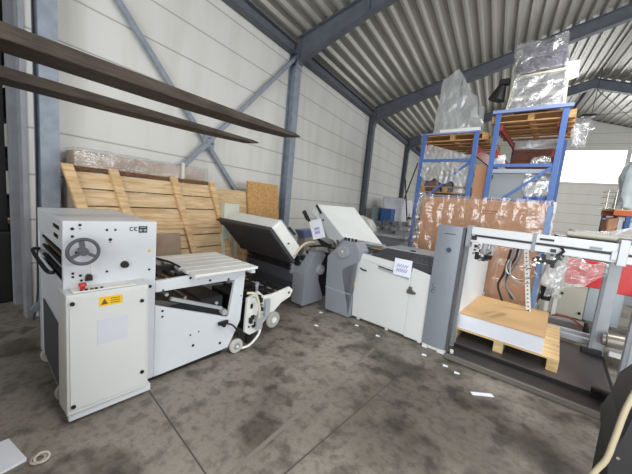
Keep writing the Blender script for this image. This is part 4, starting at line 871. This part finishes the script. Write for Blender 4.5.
t.part('side_legs', MB().box(-.02, .03, 5.85, 5.9, .25, .58).box(.08, .13, 5.85, 5.9, .22, .6).box(-.02, .16, 5.85, 5.9, .5, .54), white)
t.part('cable', MB().tube(spline([(.1, 5.85, .22), (.3, 5.85, .24), (.5, 5.84, .12), (.48, 5.84, .04)]), .012), redb)
t.part('box_edge', MB().box(-.1, .48, 5.88, 5.9, .16, .19), alu)
single('black_bellows', MB().cyl((-.02, 5.75, .45), (-.02, 5.75, .82), .06, .10).box(-.08, .02, 5.72, 5.80, .50, .62), blk, 'black rubber part standing under the film beside the wrapped box', 'machine part', (0, 5.75, .4))
single('plastic_cone', MB().cyl((.50, 5.55, .08), (.47, 5.55, .30), .05, .02), blk, 'black pointed cap beside the rear feeder post', 'machine part', (.5, 5.55, .05))
single('cylinder_motor', MB().cyl((.62, 4.95, .30), (.86, 4.95, .32), .085, n=28).cyl((.86, 4.95, .32), (.93, 4.95, .32), .055, n=20).cyl((.58, 4.95, .3), (.62, 4.95, .3), .07), mat('motor_grey', (148, 142, 134), .4, .5), 'round grey electric motor right of the rear feeder post', 'motor', (.75, 4.95, .2), bevel=.008)
t = Thing('white_trolley', 'low white steel trolley frame under the grey motor', 'trolley', (.85, 4.95, 0))
t.part('top_bar', MB().box(.66, 1.3, 4.85, 4.93, .14, .20), white); t.part('top_bar', MB().box(.66, 1.3, 5.05, 5.12, .16, .21), white)
for v in (.76, 1.2): t.part('leg', MB().box(v, v+.06, 4.86, 4.84, 0, .14), white)
single('motor_board', MB().box(.62, 1.3, 4.98, 5.5, .215, .245), woodl, 'pale plywood board behind the grey motor', 'board', (.9, 5.2, .215))
single('black_drum', MB().cyl((1.08, 5.7, .25), (1.08, 5.7, .78), .17, .15, n=28), dark, 'dark round drum at the right edge behind the motor', 'drum', (1.08, 5.7, .25), bevel=.02)
# clear film hanging from the beam
b = MB().sheet(lambda a, c: Vector((.02+.34*a-.05*c*(1-a), 3.52-.05*crum(a*2, 0, c*2, 1.1), 1.37-.04*a-.42*c*(1-a*.75)-.02*math.sin(a*12))), 36, 36)
single('hanging_film', b, film('loose_clear_film', opac=.26, scale=1.6, crease_glint=.22, gloss=.10, bump=.25), 'crumpled clear film hanging from the feeder beam in front of the red guard', 'plastic film', (.1, 3.5, 1.37), smooth=True)
b = blob(-.08, .16, 5.3, 5.6, .75, 1.3, .06, 2.5, 2, 10)
single('film_bag', b, f_haze, 'grey crumpled film bag beside the blue corner of the wrapped box', 'plastic film', (0, 5.4, .7), smooth=True)
# white film heap at right edge above the beam head
b = MB().sheet(lambda a, c: Vector((.36+1.3*a, 3.62+1.3*c, 1.575+.42*min(1, a*1.9)*math.sin(math.pi*min(1, .35+c*.8))*.8+.05*crum(a*3, c*3, 0, 2))), 44, 34)
single('plastic_sheeting', b, f_white, 'white plastic sheeting heaped over the feeder head at the right edge', 'plastic film', (1, 4.2, 1.56), smooth=True)
# rolled items on a bench behind the beam
t = Thing('loaded_table', 'table with pale rolled film and brown wrap behind the feeder beam', 'table', (1.9, 9.3, 0), False)
t.part('table_top', WB(1.35, 2.9, 8.9, 9.8, 1.30, 1.36), dark); t.part('table_body', WB(1.5, 2.8, 9.0, 9.7, 0, 1.30), mgrey)
t.part('film_roll', MB().cyl((1.5, 9.2, 1.43), (2.6, 9.1, 1.43), .07, n=18), cream, smooth=False)
t.part('film_heap', blob(1.6, 2.7, 9.3, 9.6, 1.36, 1.55, .06, 3, 2, 8), f_white, smooth=True)
t = Thing('orange_rack', 'rack with an orange beam and blue post at the far right', 'rack', (2.8, 10.4, 0), False)
t.part('orange_beam', WB(2.44, 4.4, 10.0, 10.06, 1.98, 2.10), orange); t.part('orange_beam', WB(2.44, 4.4, 11.0, 11.06, 1.98, 2.10), orange)
t.part('deck', WB(2.44, 4.4, 10.02, 11.04, 2.10, 2.13), woodl)
t.part('post', WB(2.68, 2.76, 10.02, 10.1, 0, 1.98), mat('navy_panel', 0)); t.part('post', WB(4.3, 4.38, 10.02, 10.1, 0, 3), mat('navy_panel', 0))
t.part('post', WB(2.46, 2.54, 10.98, 11.06, 0, 1.98), mat('navy_panel', 0))
t.part('lower_shelf', WB(2.40, 4.4, 10.02, 11.0, 1.42, 1.48), woodd)
single('brown_package', blob(2.38, 2.56, 10.1, 10.5, 1.48, 1.90, .05, 4, 3, 6), cardb, 'brown film-wrapped package under the orange beam', 'package', (2.4, 10.3, 1.48), False, smooth=True)
single('white_package', WB(2.58, 2.66, 10.12, 10.5, 1.48, 1.93), paper, 'narrow white package beside the brown one under the orange beam', 'package', (2.6, 10.3, 1.48), False)
single('white_package', blob(2.78, 3.15, 10.12, 10.5, 1.48, 1.86, .04, 4, 8, 6), offw, 'wide white sack right of the blue post under the orange beam', 'package', (2.9, 10.3, 1.48), False, smooth=True)
b = MB()
for z in (2.15, 2.3, 2.45, 2.6): b.tube([(2.34, 10.3, z), (2.34, 10.9, z), (2.8, 10.9, z), (2.8, 10.3, z), (2.34, 10.3, z)], .008, 5)
for x in (2.34, 2.5, 2.65, 2.8): b.tube([(x, 10.3, 2.13), (x, 10.3, 2.62)], .008, 5)
single('wire_basket', b, chrome, 'wire mesh basket on the orange rack', 'basket', (2.5, 10.5, 2.13), False)
single('white_sacks', blob(2.62, 3.8, 10.2, 10.9, 2.14, 3.3, .16, 1.6, 3, 12), mat('pale_sack', (214, 226, 230), .6, bump=.5, bscale=8), 'tall pale bagged load on the orange rack at the right edge', 'bag', (3, 10.4, 2.13), False, smooth=True)

# ---------------------------------------------------------------- foreground right: black cover with pale hose
t = Thing('black_case', 'black angular plastic case at the bottom right corner', 'case', (.6, 2.1, 0))
b = MB(); sl = lambda v, z: (v, 1.95, z)
b.prism([(.36, 1.9, 0), (.35, 1.9, .5), (.33, 1.9, .61), (.36, 1.9, .72), (.375, 1.9, .85), (.42, 1.9, .93), (.85, 1.9, .95), (.85, 1.9, 0)], (.0, .45, 0))
t.part('shell', b, mat('black_case_plastic', (34, 34, 36), .55), bevel=.012)
t.part('rivet', MB().cyl((.36, 1.9, .60), (.36, 1.893, .60), .007, n=10), chrome)

single('pale_hose', MB().tube(spline([(.50, 1.95, 1.0), (.38, 1.88, .98), (.345, 1.86, .88), (.33, 1.86, .70), (.32, 1.86, .59), (.29, 1.86, .49), (.22, 1.84, .25), (.15, 1.7, .02), (.2, 1.4, .012)]), .012), rope,
       'pale cord hanging beside the black case at the bottom right', 'cord', (.3, 1.86, 0), smooth=True)
# ---------------------------------------------------------------- litter on the floor
single('floor_paper', MB().hexa([(-2.42, -.04, .0), (-2.12, -.02, .0), (-2.15, .155, .0), (-2.42, .10, .0), (-2.42, -.04, .002), (-2.12, -.02, .004), (-2.15, .155, .02), (-2.42, .10, .002)]), paper, 'white paper sheet on the floor at the bottom left corner', 'paper', (-2.3, .1, 0))
single('film_coil', MB().torus((-2.11, .20, .010), (0, 0, 1), .032, .007).torus((-2.10, .215, .018), (.2, 0, 1), .032, .007), mat('pale_coil', (196, 192, 180), .4), 'small pale coil of strap on the floor beside the paper', 'coil', (-2.1, .19, 0), smooth=True)
single('paper_strip', MB().bar((.04, 2.99, .003), (.21, 3.09, .003), .045, .004), paper, 'narrow white paper strip on the floor before the feeder rail', 'paper', (*W(-.3, 3.2)[:2], 0), False)
for k, (v, u) in enumerate(((-2.55, 3.3), (-1.95, 3.35), (-1.6, 3.3), (-1.0, 3.3), (-.75, 3.25), (-.62, 3.2), (-2.3, 2.9))):
    p = W(v, u); single('paper_scrap', MB().hexa([(p.x, p.y, 0), (p.x+.05, p.y+.01, 0), (p.x+.045, p.y+.035, 0), (p.x, p.y+.03, 0), (p.x, p.y, .006), (p.x+.05, p.y+.01, .012), (p.x+.045, p.y+.035, .006), (p.x, p.y+.03, .01)]), paper,
        'small white paper scrap on the floor %s' % ['before the grey folding unit', 'before the left end of the pale cabinet', 'before the middle of the pale cabinet', 'before the silver column', 'right of the silver column foot', 'by the left end of the feeder rail', 'well in front of the grey folding unit'][k], 'paper', (p.x, p.y, 0), False)

single('clear_pouch', blob(-.12, .10, 6.95, 7.1, 3.05, 3.45, .06, 5, 4, 8), f_clear, 'clear pouch hanging at the top right post of the taller rack', 'bag', (0, 7, 3.05), smooth=True)
